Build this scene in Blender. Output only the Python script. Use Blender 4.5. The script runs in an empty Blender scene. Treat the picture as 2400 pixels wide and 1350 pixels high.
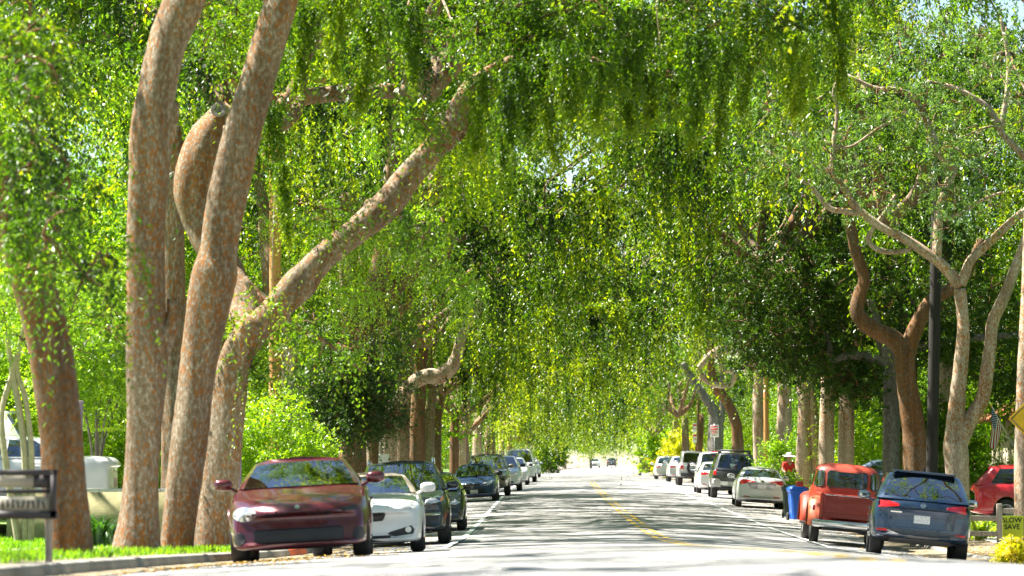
import bpy, bmesh, math, random
import numpy as np
from mathutils import Vector, Matrix
from mathutils.bvhtree import BVHTree

SC = bpy.context.scene
COL = SC.collection
R = math.radians
# ---------------------------------------------------------------- camera, sky, sun, exposure
CAM = Vector((-2.4, 0.0, 1.0)); YAW = 0.0095; PITCH = math.atan(425 / 8000.0)
cd = bpy.data.cameras.new('camera'); cam = bpy.data.objects.new('camera', cd); COL.objects.link(cam)
cam.location = CAM; cam.rotation_euler = (math.pi / 2 + PITCH, 0, YAW)
cd.sensor_width = 36; cd.lens = 120; cd.clip_start = 0.5; cd.clip_end = 6000
cd.dof.use_dof = True; cd.dof.focus_distance = 92; cd.dof.aperture_fstop = 3.0
SC.camera = cam
SUN = Vector((-0.48, 0.14, 0.86)).normalized()
w = bpy.data.worlds.new('World'); SC.world = w; w.use_nodes = True
nt = w.node_tree; nt.nodes.clear()
sky = nt.nodes.new('ShaderNodeTexSky'); sky.sky_type = 'NISHITA'; sky.sun_disc = False
sky.dust_density = 0.15; sky.sun_elevation = math.asin(SUN.z); sky.sun_rotation = math.atan2(SUN.x, SUN.y)
bg = nt.nodes.new('ShaderNodeBackground'); bg.inputs[1].default_value = 0.05
wo = nt.nodes.new('ShaderNodeOutputWorld')
nt.links.new(sky.outputs[0], bg.inputs[0]); nt.links.new(bg.outputs[0], wo.inputs[0])
sl = bpy.data.lights.new('sun', 'SUN'); sl.energy = 5.0; sl.angle = R(0.53); sl.color = (1.0, 0.95, 0.86)
so = bpy.data.objects.new('sun', sl); COL.objects.link(so); so.rotation_euler = SUN.to_track_quat('Z', 'Y').to_euler()
so.location = (0, 0, 60)
vs = SC.view_settings; vs.view_transform = 'Standard'; vs.look = 'None'; vs.exposure = 2.15; vs.gamma = 1.0; vs.use_curve_mapping = False
SC.cycles.use_denoising = True
SC.cycles.max_bounces = 6; SC.cycles.diffuse_bounces = 2; SC.cycles.glossy_bounces = 3; SC.cycles.transmission_bounces = 4
SC.cycles.transparent_max_bounces = 10; SC.cycles.caustics_reflective = False; SC.cycles.caustics_refractive = False
SC.cycles.sample_clamp_indirect = 6.0

# ---------------------------------------------------------------- the place: road line, heights
FWD = Vector((-math.sin(YAW) * math.cos(PITCH), math.cos(YAW) * math.cos(PITCH), math.sin(PITCH)))
RGT = Vector((math.cos(YAW), math.sin(YAW), 0)); UPV = RGT.cross(FWD)
def P(x, y, Y):
    d = FWD * 8000 + RGT * (x - 1200) + UPV * (675 - y)
    return CAM + d * (Y / d.y)
PY = np.array([-60, 0, 20, 30, 43, 52, 63, 72, 84, 100, 119, 140, 165, 186, 205, 265, 345, 500, 727, 1000, 1600, 2600.])
PZ = np.array([-.5, -.6, -.72, -.88, -1.13, -1.33, -1.52, -1.60, -1.58, -1.48, -1.36, -1.2, -1.05, -.88, -.79, -.67, -.6, -.2, .6, .9, 1.2, 1.5])
YS = np.linspace(-60, 2600, 2661); ZS = np.interp(YS, PY, PZ)
for _ in range(3): ZS = np.convolve(np.pad(ZS, 6, mode='edge'), np.ones(13) / 13, 'valid')
def zp(Y): return 1.0 + np.interp(Y, YS, ZS)
def cx(Y): return 3.6e-5 * np.maximum(0, np.asarray(Y, float) - 105) ** 2 if not np.isscalar(Y) else 3.6e-5 * max(0, Y - 105) ** 2
KL, KR = -6.6, 6.4
def tilt(u, Y): return -.045 * np.clip(u, 0, 6.4) * np.clip((125 - Y) / 50, 0, 1) * np.clip((Y + 12) / 40, 0, 1)
def zroad(X, Y):
    u = X - cx(Y); return zp(Y) + 0.0052 * (30 - np.minimum(u * u, 44)) + tilt(u, Y)
def zside(X, Y):
    u = X - cx(Y)
    k = np.where(u < 0, -KL, KR)
    return zp(Y) + 0.0052 * (30 - k * k) + tilt(u, Y) + .14 + .018 * np.minimum(np.abs(u) - k, 40)
def gz(X, Y):
    u = X - cx(Y)
    return float(zroad(X, Y) if KL < u < KR else zside(X, Y))

# ---------------------------------------------------------------- helpers: objects and meshes
def setp(o, label=None, cat=None, group=None, kind=None):
    if label: o['label'] = label
    if cat: o['category'] = cat
    if group: o['group'] = group
    if kind: o['kind'] = kind
    return o
def empty(name, loc, rz=0, label=None, cat=None, group=None):
    o = bpy.data.objects.new(name, None); COL.objects.link(o); o.location = loc; o.rotation_euler = (0, 0, rz)
    o.empty_display_size = .3
    return setp(o, label, cat, group)
def link(name, me, parent=None):
    o = bpy.data.objects.new(name, me); COL.objects.link(o)
    if parent is not None: o.parent = parent
    return o
def copy_tree(o, parent=None):
    c = o.copy(); COL.objects.link(c)
    if parent is not None: c.parent = parent
    for ch in o.children: copy_tree(ch, c)
    return c
class MB:
    """collects vertices and faces of one part"""
    def __init__(s): s.v = []; s.f = []
    def add(s, v, f):
        b = len(s.v); s.v += [tuple(p) for p in v]; s.f += [tuple(b + i for i in q) for q in f]; return s
    def box(s, c, d, rz=0, bev=0.0, M=None):
        x, y, z = d[0] / 2, d[1] / 2, d[2] / 2
        bm = bmesh.new(); bmesh.ops.create_cube(bm, size=1)
        for v in bm.verts: v.co = (v.co.x * d[0], v.co.y * d[1], v.co.z * d[2])
        if bev > 0: bmesh.ops.bevel(bm, geom=bm.edges[:], offset=bev, segments=2, affect='EDGES', profile=.5)
        T = Matrix.Translation(c) @ Matrix.Rotation(rz, 4, 'Z')
        if M is not None: T = Matrix.Translation(c) @ M.to_4x4()
        bm.verts.ensure_lookup_table()
        s.add([T @ v.co for v in bm.verts], [[v.index for v in f.verts] for f in bm.faces]); bm.free(); return s
    def tube(s, pts, rad, n=10, cap=True):
        pts = [Vector(p) for p in pts]; m = len(pts)
        rad = [rad] * m if not hasattr(rad, '__len__') else rad
        vs = []; fs = []; up = None
        for i, p in enumerate(pts):
            t = (pts[min(i + 1, m - 1)] - pts[max(i - 1, 0)]).normalized()
            if up is None: up = t.orthogonal().normalized()
            up = (up - t * up.dot(t)).normalized(); b = t.cross(up)
            for k in range(n):
                a = 2 * math.pi * k / n; vs.append(p + (up * math.cos(a) + b * math.sin(a)) * rad[i])
        for i in range(m - 1):
            for k in range(n):
                fs.append((i * n + k, i * n + (k + 1) % n, (i + 1) * n + (k + 1) % n, (i + 1) * n + k))
        if cap: fs.append(tuple(range(n))[::-1]); fs.append(tuple((m - 1) * n + k for k in range(n)))
        return s.add(vs, fs)
    def lathe(s, c, axis, prof, n=20):
        """prof: list of (radius, offset along axis)"""
        ax = Vector(axis).normalized(); u = ax.orthogonal().normalized(); b = ax.cross(u); c = Vector(c)
        vs = []; fs = []; m = len(prof)
        for r, h in prof:
            for k in range(n):
                a = 2 * math.pi * k / n; vs.append(c + ax * h + (u * math.cos(a) + b * math.sin(a)) * r)
        for i in range(m - 1):
            for k in range(n):
                fs.append((i * n + k, i * n + (k + 1) % n, (i + 1) * n + (k + 1) % n, (i + 1) * n + k))
        fs.append(tuple(range(n))[::-1]); fs.append(tuple((m - 1) * n + k for k in range(n)))
        return s.add(vs, fs)
    def mesh(s, name, mat, smooth=True, ang=None):
        me = bpy.data.meshes.new(name); me.from_pydata(s.v, [], s.f)
        bm = bmesh.new(); bm.from_mesh(me); bmesh.ops.recalc_face_normals(bm, faces=bm.faces[:])
        if ang:
            for e in bm.edges:
                if len(e.link_faces) == 2 and e.calc_face_angle(0) > ang: e.smooth = False
        bm.to_mesh(me); bm.free()
        if smooth: me.polygons.foreach_set('use_smooth', [True] * len(me.polygons))
        me.materials.append(mat); return me
    def build(s, name, mat, parent=None, smooth=True, ang=R(40)):
        return link(name, s.mesh(name, mat, smooth, ang), parent)
def grid_mesh(name, G, mat, smooth=True):
    """G: (n, m, 3) array of points"""
    n, m, _ = G.shape; me = bpy.data.meshes.new(name)
    idx = np.arange(n * m).reshape(n, m)
    q = np.stack([idx[:-1, :-1], idx[:-1, 1:], idx[1:, 1:], idx[1:, :-1]], -1).reshape(-1, 4)
    quads_to_mesh(me, G.reshape(-1, 3), q, smooth); me.materials.append(mat); return me
def quads_to_mesh(me, V, Q, smooth=True):
    me.vertices.add(len(V)); me.vertices.foreach_set('co', np.ascontiguousarray(V, np.float32).ravel())
    me.loops.add(Q.size); me.loops.foreach_set('vertex_index', np.ascontiguousarray(Q, np.int32).ravel())
    me.polygons.add(len(Q)); me.polygons.foreach_set('loop_start', np.arange(0, Q.size, 4, dtype=np.int32))
    try: me.polygons.foreach_set('loop_total', np.full(len(Q), 4, np.int32))
    except Exception: pass
    me.polygons.foreach_set('use_smooth', np.full(len(Q), smooth, bool))
    me.update(calc_edges=True)

# ---------------------------------------------------------------- materials
def newmat(name):
    m = bpy.data.materials.new(name); m.use_nodes = True; t = m.node_tree; t.nodes.clear()
    out = t.nodes.new('ShaderNodeOutputMaterial'); return m, t, out
def N(t, typ, **kw):
    n = t.nodes.new(typ)
    for k, v in kw.items():
        if k.startswith('i_'):
            key = k[2:]; key = int(key) if key.isdigit() else key.replace('_', ' ')
            n.inputs[key].default_value = v
        else: setattr(n, k, v)
    return n
def rgb(c): return (c[0], c[1], c[2], 1)
def ramp(t, src, stops):
    r = t.nodes.new('ShaderNodeValToRGB'); e = r.color_ramp.elements
    while len(e) < len(stops): e.new(.5)
    for k, (p, c) in enumerate(stops): e[k].position = p; e[k].color = rgb(c) if hasattr(c, '__len__') else (c, c, c, 1)
    t.links.new(src, r.inputs[0]); return r.outputs[0]
def M(name, c, rough=.6, metal=0, coat=0, var=.12, vscale=6, bump=0, spec=.5):
    """plain material with a little procedural unevenness"""
    m, t, out = newmat(name); b = N(t, 'ShaderNodeBsdfPrincipled')
    b.inputs['Roughness'].default_value = rough; b.inputs['Metallic'].default_value = metal
    b.inputs['Coat Weight'].default_value = coat; b.inputs['Coat Roughness'].default_value = .04
    b.inputs['Specular IOR Level'].default_value = spec
    tc = N(t, 'ShaderNodeTexCoord'); no = N(t, 'ShaderNodeTexNoise', i_Scale=vscale, i_Detail=4.0)
    t.links.new(tc.outputs['Object'], no.inputs['Vector'])
    lo = tuple(x * (1 - var) for x in c); hi = tuple(min(1, x * (1 + var)) for x in c)
    t.links.new(ramp(t, no.outputs[0], [(.3, lo), (.7, hi)]), b.inputs['Base Color'])
    if bump:
        bp = N(t, 'ShaderNodeBump', i_Strength=bump, i_Distance=.02); n2 = N(t, 'ShaderNodeTexNoise', i_Scale=vscale * 8, i_Detail=3.0)
        t.links.new(tc.outputs['Object'], n2.inputs['Vector']); t.links.new(n2.outputs[0], bp.inputs['Height']); t.links.new(bp.outputs[0], b.inputs['Normal'])
    t.links.new(b.outputs[0], out.inputs[0]); return m
def paint(name, c, rough=.32, metal=.0, dust=.15, coat=1.0):
    """car paint with clear coat and a film of dust"""
    m, t, out = newmat(name); b = N(t, 'ShaderNodeBsdfPrincipled')
    b.inputs['Metallic'].default_value = metal; b.inputs['Coat Weight'].default_value = coat; b.inputs['Coat Roughness'].default_value = .05
    tc = N(t, 'ShaderNodeTexCoord'); no = N(t, 'ShaderNodeTexNoise', i_Scale=3.5, i_Detail=6.0)
    t.links.new(tc.outputs['Object'], no.inputs['Vector'])
    d = tuple(x * (1 - dust) + y * dust for x, y in zip(c, (.32, .29, .25)))
    t.links.new(ramp(t, no.outputs[0], [(.38, c), (.75, d)]), b.inputs['Base Color'])
    t.links.new(ramp(t, no.outputs[0], [(.3, rough), (.8, rough + .15)]), b.inputs['Roughness'])
    t.links.new(b.outputs[0], out.inputs[0]); return m
def glass(name, tint=(.35, .42, .40), refl=.10):
    m, t, out = newmat(name)
    tr = N(t, 'ShaderNodeBsdfTransparent'); tr.inputs[0].default_value = rgb(tint)
    gl = N(t, 'ShaderNodeBsdfGlossy'); gl.inputs['Roughness'].default_value = .02
    lw = N(t, 'ShaderNodeLayerWeight', i_Blend=.35); mx = N(t, 'ShaderNodeMixShader')
    t.links.new(ramp(t, lw.outputs[1], [(0, refl), (1, .85)]), mx.inputs[0])
    t.links.new(tr.outputs[0], mx.inputs[1]); t.links.new(gl.outputs[0], mx.inputs[2]); t.links.new(mx.outputs[0], out.inputs[0]); return m
def leafmat(name, dark, mid, light, trans=.5, gloss=.06, sat=1.0):
    m, t, out = newmat(name)
    at = N(t, 'ShaderNodeAttribute', attribute_name='tint'); oi = N(t, 'ShaderNodeObjectInfo')
    ad = N(t, 'ShaderNodeMath', operation='MULTIPLY_ADD', i_1=.25, i_2=-.12); t.links.new(oi.outputs['Random'], ad.inputs[0])
    a2 = N(t, 'ShaderNodeMath', operation='ADD'); t.links.new(at.outputs['Fac'], a2.inputs[0]); t.links.new(ad.outputs[0], a2.inputs[1])
    c = ramp(t, a2.outputs[0], [(.08, dark), (.5, mid), (.92, light)])
    tl = ramp(t, a2.outputs[0], [(.08, tuple(x * 2.2 for x in dark)), (.5, (mid[0] * 3.0, mid[1] * 2.9, mid[2] * 1.2)), (.92, (light[0] * 2.7, light[1] * 2.3, light[2]))])
    df = N(t, 'ShaderNodeBsdfDiffuse'); tn = N(t, 'ShaderNodeBsdfTranslucent'); g = N(t, 'ShaderNodeBsdfGlossy'); g.inputs['Roughness'].default_value = .38
    g.inputs[0].default_value = (1, 1, 1, 1)
    t.links.new(c, df.inputs[0]); t.links.new(tl, tn.inputs[0])
    m1 = N(t, 'ShaderNodeMixShader', i_0=trans); t.links.new(df.outputs[0], m1.inputs[1]); t.links.new(tn.outputs[0], m1.inputs[2])
    m2 = N(t, 'ShaderNodeMixShader', i_0=gloss); t.links.new(m1.outputs[0], m2.inputs[1]); t.links.new(g.outputs[0], m2.inputs[2])
    t.links.new(m2.outputs[0], out.inputs[0]); return m
def barkmat(name, grey=(.215, .170, .115), brown=(.14, .09, .05), orange=(.33, .15, .045), pale=(.40, .365, .31), amt=.45, sc=24):
    m, t, out = newmat(name); b = N(t, 'ShaderNodeBsdfPrincipled', i_Roughness=.85)
    b.inputs['Specular IOR Level'].default_value = .25
    tc = N(t, 'ShaderNodeTexCoord'); mp = N(t, 'ShaderNodeMapping'); mp.inputs['Scale'].default_value = (1, 1, .55)
    t.links.new(tc.outputs['Object'], mp.inputs[0])
    n1 = N(t, 'ShaderNodeTexNoise', i_Scale=sc, i_Detail=5.0, i_Roughness=.65); t.links.new(mp.outputs[0], n1.inputs[0])
    n2 = N(t, 'ShaderNodeTexNoise', i_Scale=1.3, i_Detail=3.0); t.links.new(mp.outputs[0], n2.inputs[0])
    v = N(t, 'ShaderNodeTexVoronoi', i_Scale=sc * 1.6); t.links.new(mp.outputs[0], v.inputs[0])
    base = ramp(t, n1.outputs[0], [(.30, brown), (.5, grey), (.68, pale)])
    a = N(t, 'ShaderNodeMath', operation='MULTIPLY_ADD', i_1=1.1, i_2=-.55 + (amt - .5)); t.links.new(n2.outputs[0], a.inputs[0])
    s = N(t, 'ShaderNodeMath', operation='ADD'); t.links.new(v.outputs['Color'], s.inputs[0]); t.links.new(a.outputs[0], s.inputs[1])
    fac = ramp(t, s.outputs[0], [(.52, 0.0), (.66, 1.0)])
    mx = N(t, 'ShaderNodeMixRGB'); t.links.new(fac, mx.inputs[0]); t.links.new(base, mx.inputs[1])
    oc = ramp(t, n1.outputs[0], [(.3, tuple(x * .6 for x in orange)), (.65, orange)]); t.links.new(oc, mx.inputs[2])
    mp2 = N(t, 'ShaderNodeMapping'); mp2.inputs['Scale'].default_value = (2.6, 2.6, .28); n3 = N(t, 'ShaderNodeTexNoise', i_Scale=1.6, i_Detail=5.0); t.links.new(tc.outputs['Object'], mp2.inputs[0]); t.links.new(mp2.outputs[0], n3.inputs[0])
    mu = N(t, 'ShaderNodeMixRGB', blend_type='MULTIPLY', i_0=1.0); t.links.new(mx.outputs[0], mu.inputs[1]); t.links.new(ramp(t, n3.outputs[0], [(.33, (.62, .56, .50)), (.62, (1.12, 1.08, 1.02))]), mu.inputs[2])
    t.links.new(mu.outputs[0], b.inputs['Base Color'])
    bp = N(t, 'ShaderNodeBump', i_Strength=.55, i_Distance=.03); t.links.new(n1.outputs[0], bp.inputs['Height']); t.links.new(bp.outputs[0], b.inputs['Normal'])
    t.links.new(b.outputs[0], out.inputs[0]); return m
def asphaltmat():
    m, t, out = newmat('asphalt'); b = N(t, 'ShaderNodeBsdfPrincipled', i_Roughness=.8); b.inputs['Specular IOR Level'].default_value = .3
    tc = N(t, 'ShaderNodeTexCoord')
    n1 = N(t, 'ShaderNodeTexNoise', i_Scale=.45, i_Detail=6.0, i_Roughness=.6); n2 = N(t, 'ShaderNodeTexNoise', i_Scale=45, i_Detail=3.0)
    mp = N(t, 'ShaderNodeMapping'); mp.inputs['Scale'].default_value = (1.2, .06, 1); n3 = N(t, 'ShaderNodeTexNoise', i_Scale=1.0, i_Detail=4.0)
    for n in (n1, n2): t.links.new(tc.outputs['Object'], n.inputs[0])
    t.links.new(tc.outputs['Object'], mp.inputs[0]); t.links.new(mp.outputs[0], n3.inputs[0])
    a = ramp(t, n1.outputs[0], [(.3, (.25, .245, .235)), (.7, (.36, .35, .335))])
    c = ramp(t, n2.outputs[0], [(.3, .78), (.7, 1.12)]); d = ramp(t, n3.outputs[0], [(.35, .86), (.65, 1.06)])
    m1 = N(t, 'ShaderNodeMixRGB', blend_type='MULTIPLY', i_0=1); m2 = N(t, 'ShaderNodeMixRGB', blend_type='MULTIPLY', i_0=1)
    t.links.new(a, m1.inputs[1]); t.links.new(c, m1.inputs[2]); t.links.new(m1.outputs[0], m2.inputs[1]); t.links.new(d, m2.inputs[2])
    # sealed cracks
    v = N(t, 'ShaderNodeTexVoronoi', feature='DISTANCE_TO_EDGE', i_Scale=.33); nz = N(t, 'ShaderNodeTexNoise', i_Scale=1.7, i_Detail=5.0)
    t.links.new(tc.outputs['Object'], nz.inputs[0]); ma = N(t, 'ShaderNodeMixRGB', blend_type='ADD', i_0=.35)
    t.links.new(tc.outputs['Object'], ma.inputs[1]); t.links.new(nz.outputs['Color'], ma.inputs[2]); t.links.new(ma.outputs[0], v.inputs[0])
    cr = ramp(t, v.outputs['Distance'], [(.004, 0.0), (.010, 1.0)])
    m3 = N(t, 'ShaderNodeMixRGB'); m3.inputs[1].default_value = (.09, .09, .09, 1); t.links.new(cr, m3.inputs[0]); t.links.new(m2.outputs[0], m3.inputs[2])
    t.links.new(m3.outputs[0], b.inputs['Base Color'])
    bp = N(t, 'ShaderNodeBump', i_Strength=.4, i_Distance=.01); t.links.new(n2.outputs[0], bp.inputs['Height']); t.links.new(bp.outputs[0], b.inputs['Normal'])
    t.links.new(b.outputs[0], out.inputs[0]); return m

LEAF = leafmat('elm_leaf', (.012, .034, .001), (.058, .128, .001), (.225, .310, .002), .48, .03)
LEAF_OAK = leafmat('oak_leaf', (.016, .042, .003), (.040, .094, .005), (.095, .165, .006), .32, .035)
LEAF_LIME = leafmat('lime_leaf', (.095, .190, .003), (.155, .270, .003), (.240, .330, .004), .55, .05)
LEAF_MID = leafmat('shrub_leaf', (.040, .100, .003), (.085, .180, .004), (.160, .265, .005), .5, .03)
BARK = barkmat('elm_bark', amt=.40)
BARK_SUNLIT = barkmat('elm_bark_sunny', grey=(.42, .36, .29), brown=(.30, .21, .13), orange=(.45, .22, .08), pale=(.60, .54, .45), amt=.40)  # lighter copy of the elm bark, sunlight put into its colours
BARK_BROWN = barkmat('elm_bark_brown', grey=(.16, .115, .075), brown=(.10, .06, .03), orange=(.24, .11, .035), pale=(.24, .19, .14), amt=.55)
BARK_GREY = barkmat('ash_bark', grey=(.20, .19, .18), brown=(.11, .10, .09), orange=(.2, .17, .14), pale=(.30, .29, .28), amt=.3, sc=16)
# ---------------------------------------------------------------- the setting
ASPHALT = asphaltmat()
CONC = M('concrete', (.46, .44, .40), .85, var=.18, vscale=2.5, bump=.2)
KERBC = M('kerb_concrete', (.24, .225, .195), .9, var=.3, vscale=1.6, bump=.3)
GRASSB = M('turf', (.10, .17, .03), .9, var=.35, vscale=2.0)
SOIL = M('soil', (.20, .16, .10), .95, var=.3, vscale=3.0)
YPAINT = M('yellow_paint', (.80, .50, .03), .6, var=.2, vscale=9)
WPAINT = M('white_paint', (.80, .80, .78), .6, var=.12, vscale=9)
REDK = M('kerb_red_paint', (.75, .13, .04), .7, var=.2, vscale=9)
def ysteps(a, b, near=1.0, far=25):
    ys = [a]; 
    while ys[-1] < b: ys.append(ys[-1] + min(far, max(near, abs(ys[-1]) / 60)))
    return np.array(ys)
def strip(name, u0, u1, nu, zf, mat, y0=-40, y1=1500, dz=0.0, near=1.0):
    ys = ysteps(y0, y1, near); us = np.linspace(u0, u1, nu) if not hasattr(u0, '__len__') else np.array(u0)
    U, Yg = np.meshgrid(us, ys); X = U + cx(Yg); Z = zf(X, Yg) + dz
    return link(name, grid_mesh(name, np.stack([X, Yg, Z], -1), mat))
def ground_z(X, Y):
    u = np.abs(X - cx(Y)); return np.where(u < 8.2, zp(Y) - .35, zside(X, Y) - .05)
g = strip('ground', [-900, -300, -120, -60, -30, -20, -14, -10.2, -8.2, 0, 8.2, 10.2, 14, 20, 30, 60, 120, 300, 900], 0, 0, ground_z, SOIL, -60, 2500)
setp(g, 'dry brown ground under the whole street', kind='structure')
road = strip('road', KL, KR, 15, zroad, ASPHALT, -40, 1500); setp(road, 'pale worn asphalt street with dappled shade running to the horizon', kind='structure')
for side, K, nm in ((-1, KL, 'left'), (1, KR, 'right')):
    ys = ysteps(-40, 700); o = []
    for du, dzz in ((-.42, .012), (0, .012), (.012, .10), (.03, .135), (.06, .146), (.17, .146)):
        X = K + side * du + cx(ys); o.append(np.stack([X, ys, zroad(np.clip(X - cx(ys), KL, KR) + cx(ys), ys) + dzz], -1))
    kb = link('kerb', grid_mesh('kerb', np.stack(o, 1), KERBC, False)); setp(kb, 'grey concrete kerb and gutter on the %s side of the street' % nm, kind='structure')
    pk = strip('parkway', K + side * .165, K + side * 1.75, 4, zside, SOIL, -40, 700, -.004); setp(pk, 'narrow planted strip behind the %s kerb' % nm, kind='structure')
    lawn = strip('lawn', [K + side * a for a in (3.2, 6, 10, 16, 26)], 0, 0, zside, GRASSB, -40, 500, -.006); setp(lawn, 'front lawns along the %s pavement' % nm, kind='structure')
    sw = strip('sidewalk', K + side * 1.745, K + side * 3.25, 2, zside, CONC, -40, 700, -.03); setp(sw, 'concrete pavement along the %s lawns' % nm, kind='structure')
    sl_me = None
    for k in range(44):
        y = 26 + k * 1.6; x = K + side * 2.5 + cx(y)
        if sl_me is None: sl_me = MB().box((0, 0, -.04), (1.48, 1.575, .10), bev=.012).mesh('paving_slab', CONC)
        s = link('paving_slab', sl_me, sw); s.location = (x, y, float(zside(x, y)) + .0 + random.Random(k + side).uniform(-.004, .004))
        s.rotation_euler = (math.atan2(float(zp(y + .8) - zp(y - .8)), 1.6), 0, 0)
# markings: sheets 4 mm above the asphalt
def marking(name, u0, u1, y0, y1, mat, label=None):
    ys = np.arange(y0, y1 + .01, max(.6, (y1 - y0) / 8)); us = np.array([u0, u1]); U, Yg = np.meshgrid(us, ys)
    X = U + cx(Yg); me = grid_mesh(name, np.stack([X, Yg, zroad(X, Yg) + .005], -1), mat); o = link(name, me, road); return o
rnd = random.Random(4)
y = 24.0
while y < 190:
    ln = rnd.uniform(1.0, 1.9)
    marking('yellow_line_dash', -.17, -.05, y, y + ln, YPAINT); marking('yellow_line_dash', .05, .17, y + .1, y + ln + rnd.uniform(-.3, .3), YPAINT)
    y += ln + rnd.uniform(.5, 1.1) * (1 + y / 120)
marking('white_edge_line', -4.25, -4.12, 60, 190, WPAINT); marking('white_edge_line', 3.55, 3.67, 55, 190, WPAINT)
rk = []
ys = np.arange(56.5, 60.6, .5)
for du, dzz in ((-.004, .02), (.008, .102), (.028, .139), (.06, .151), (.165, .151)):
    X = KL - du + cx(ys); rk.append(np.stack([X, ys, zroad(np.clip(X - cx(ys), KL, KR) + cx(ys), ys) + dzz], -1))
o = link('kerb_paint', grid_mesh('kerb_paint', np.stack(rk, 1), REDK, False)); setp(o, 'short stretch of kerb painted orange red behind the maroon coupe', 'kerb')

# ---------------------------------------------------------------- foliage and wood
def nrmz(a): return a / np.maximum(np.linalg.norm(a, axis=-1, keepdims=True), 1e-9)
def leaf_mesh(name, p, d, n, L, W, tint, mat):
    d = nrmz(d); s = nrmz(np.cross(d, n)); L = L[:, None]; W = W[:, None] / 2
    up = nrmz(np.cross(s, d)) * (L * .10)
    V = np.stack([p, p + d * L * .45 + s * W + up, p + d * L, p + d * L * .45 - s * W + up], 1).reshape(-1, 3)
    Q = np.arange(len(p) * 4, dtype=np.int32).reshape(-1, 4)
    me = bpy.data.meshes.new(name); quads_to_mesh(me, V, Q, False); me.materials.append(mat)
    a = me.attributes.new('tint', 'FLOAT', 'FACE'); a.data.foreach_set('value', np.clip(tint, 0, 1).astype(np.float32)); return me
def spray_leaves(rng, S, D, LEN, droop, nl, leaf, wr=.45, tint0=None, stiff=.5):
    """leaves along drooping twigs: S starts, D directions, LEN lengths (M,) -> arrays for leaf_mesh"""
    m = len(S); t = (np.arange(nl)[None, :] + rng.random((m, nl))) / nl
    LEN = LEN[:, None]; dr = droop[:, None] if hasattr(droop, '__len__') else droop
    p = S[:, None, :] + D[:, None, :] * (LEN * t)[..., None]; p[..., 2] -= dr * LEN * t ** 2
    tg = np.repeat(D[:, None, :], nl, 1).copy(); tg[..., 2] -= 2 * dr * t; tg = nrmz(tg)
    rv = rng.normal(size=(m, nl, 3)); sd = nrmz(np.cross(tg, rv))
    ld = nrmz(tg * stiff + sd * .8 + np.array([0, 0, -.28]))
    nn = nrmz(rng.normal(size=(m, nl, 3)) * .7 + np.array([0, 0, 1.0]))
    L = leaf * rng.uniform(.7, 1.25, (m, nl)); tv = (tint0 if tint0 is not None else rng.normal(.45, .14, m))[:, None] + rng.normal(0, .10, (m, nl)) + .18 * (t - .5)
    return p.reshape(-1, 3), ld.reshape(-1, 3), nn.reshape(-1, 3), L.ravel(), (L * wr).ravel(), tv.ravel()
def catmull(pts, n):
    pts = np.asarray(pts, float); k = len(pts); e = np.vstack([2 * pts[0] - pts[1], pts, 2 * pts[-1] - pts[-2]]); out = []
    for u in np.linspace(0, k - 1 - 1e-6, n):
        i = int(u); t = u - i; a, b, c, d = e[i], e[i + 1], e[i + 2], e[i + 3]
        out.append(.5 * (2 * b + (c - a) * t + (2 * a - 5 * b + 4 * c - d) * t * t + (3 * b - a - 3 * c + d) * t ** 3))
    return np.array(out)
def wood(mb, pts, rad, seed=0, n=12, step=.16, rough=.09, cap=True):
    """a knobbly tapering limb through pts (metres); pts/rad parallel lists"""
    pts = np.array([tuple(p) for p in pts]); L = np.linalg.norm(np.diff(pts, axis=0), axis=1).sum()
    m = int(np.clip(L / step, 4, 70)); q = catmull(np.column_stack([pts, rad]), m); rng = np.random.default_rng(seed)
    c, r = q[:, :3], np.maximum(q[:, 3], .006); ph = rng.random(6) * 6.28
    vs = []; fs = []; up = None
    for i in range(m):
        t = Vector(c[min(i + 1, m - 1)] - c[max(i - 1, 0)]).normalized()
        if up is None: up = t.orthogonal().normalized()
        up = (up - t * up.dot(t)).normalized(); b = t.cross(up); z = i * step
        for k in range(n):
            a = 2 * math.pi * k / n
            f = 1 + rough * (math.sin(2 * a + ph[0] + z * .8) * .6 + math.sin(3 * a + ph[1] - z * 1.3) * .5 + math.sin(z * 3.1 + ph[2]) * .4 + math.sin(5 * a + z * 2.2 + ph[3]) * .25) + rng.normal(0, .012)
            vs.append(Vector(c[i]) + (up * math.cos(a) + b * math.sin(a)) * (r[i] * f))
    for i in range(m - 1):
        for k in range(n): fs.append((i * n + k, i * n + (k + 1) % n, (i + 1) * n + (k + 1) % n, (i + 1) * n + k))
    if cap: fs.append(tuple(range(n))[::-1]); fs.append(tuple((m - 1) * n + k for k in range(n)))
    mb.add(vs, fs); return mb

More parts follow.
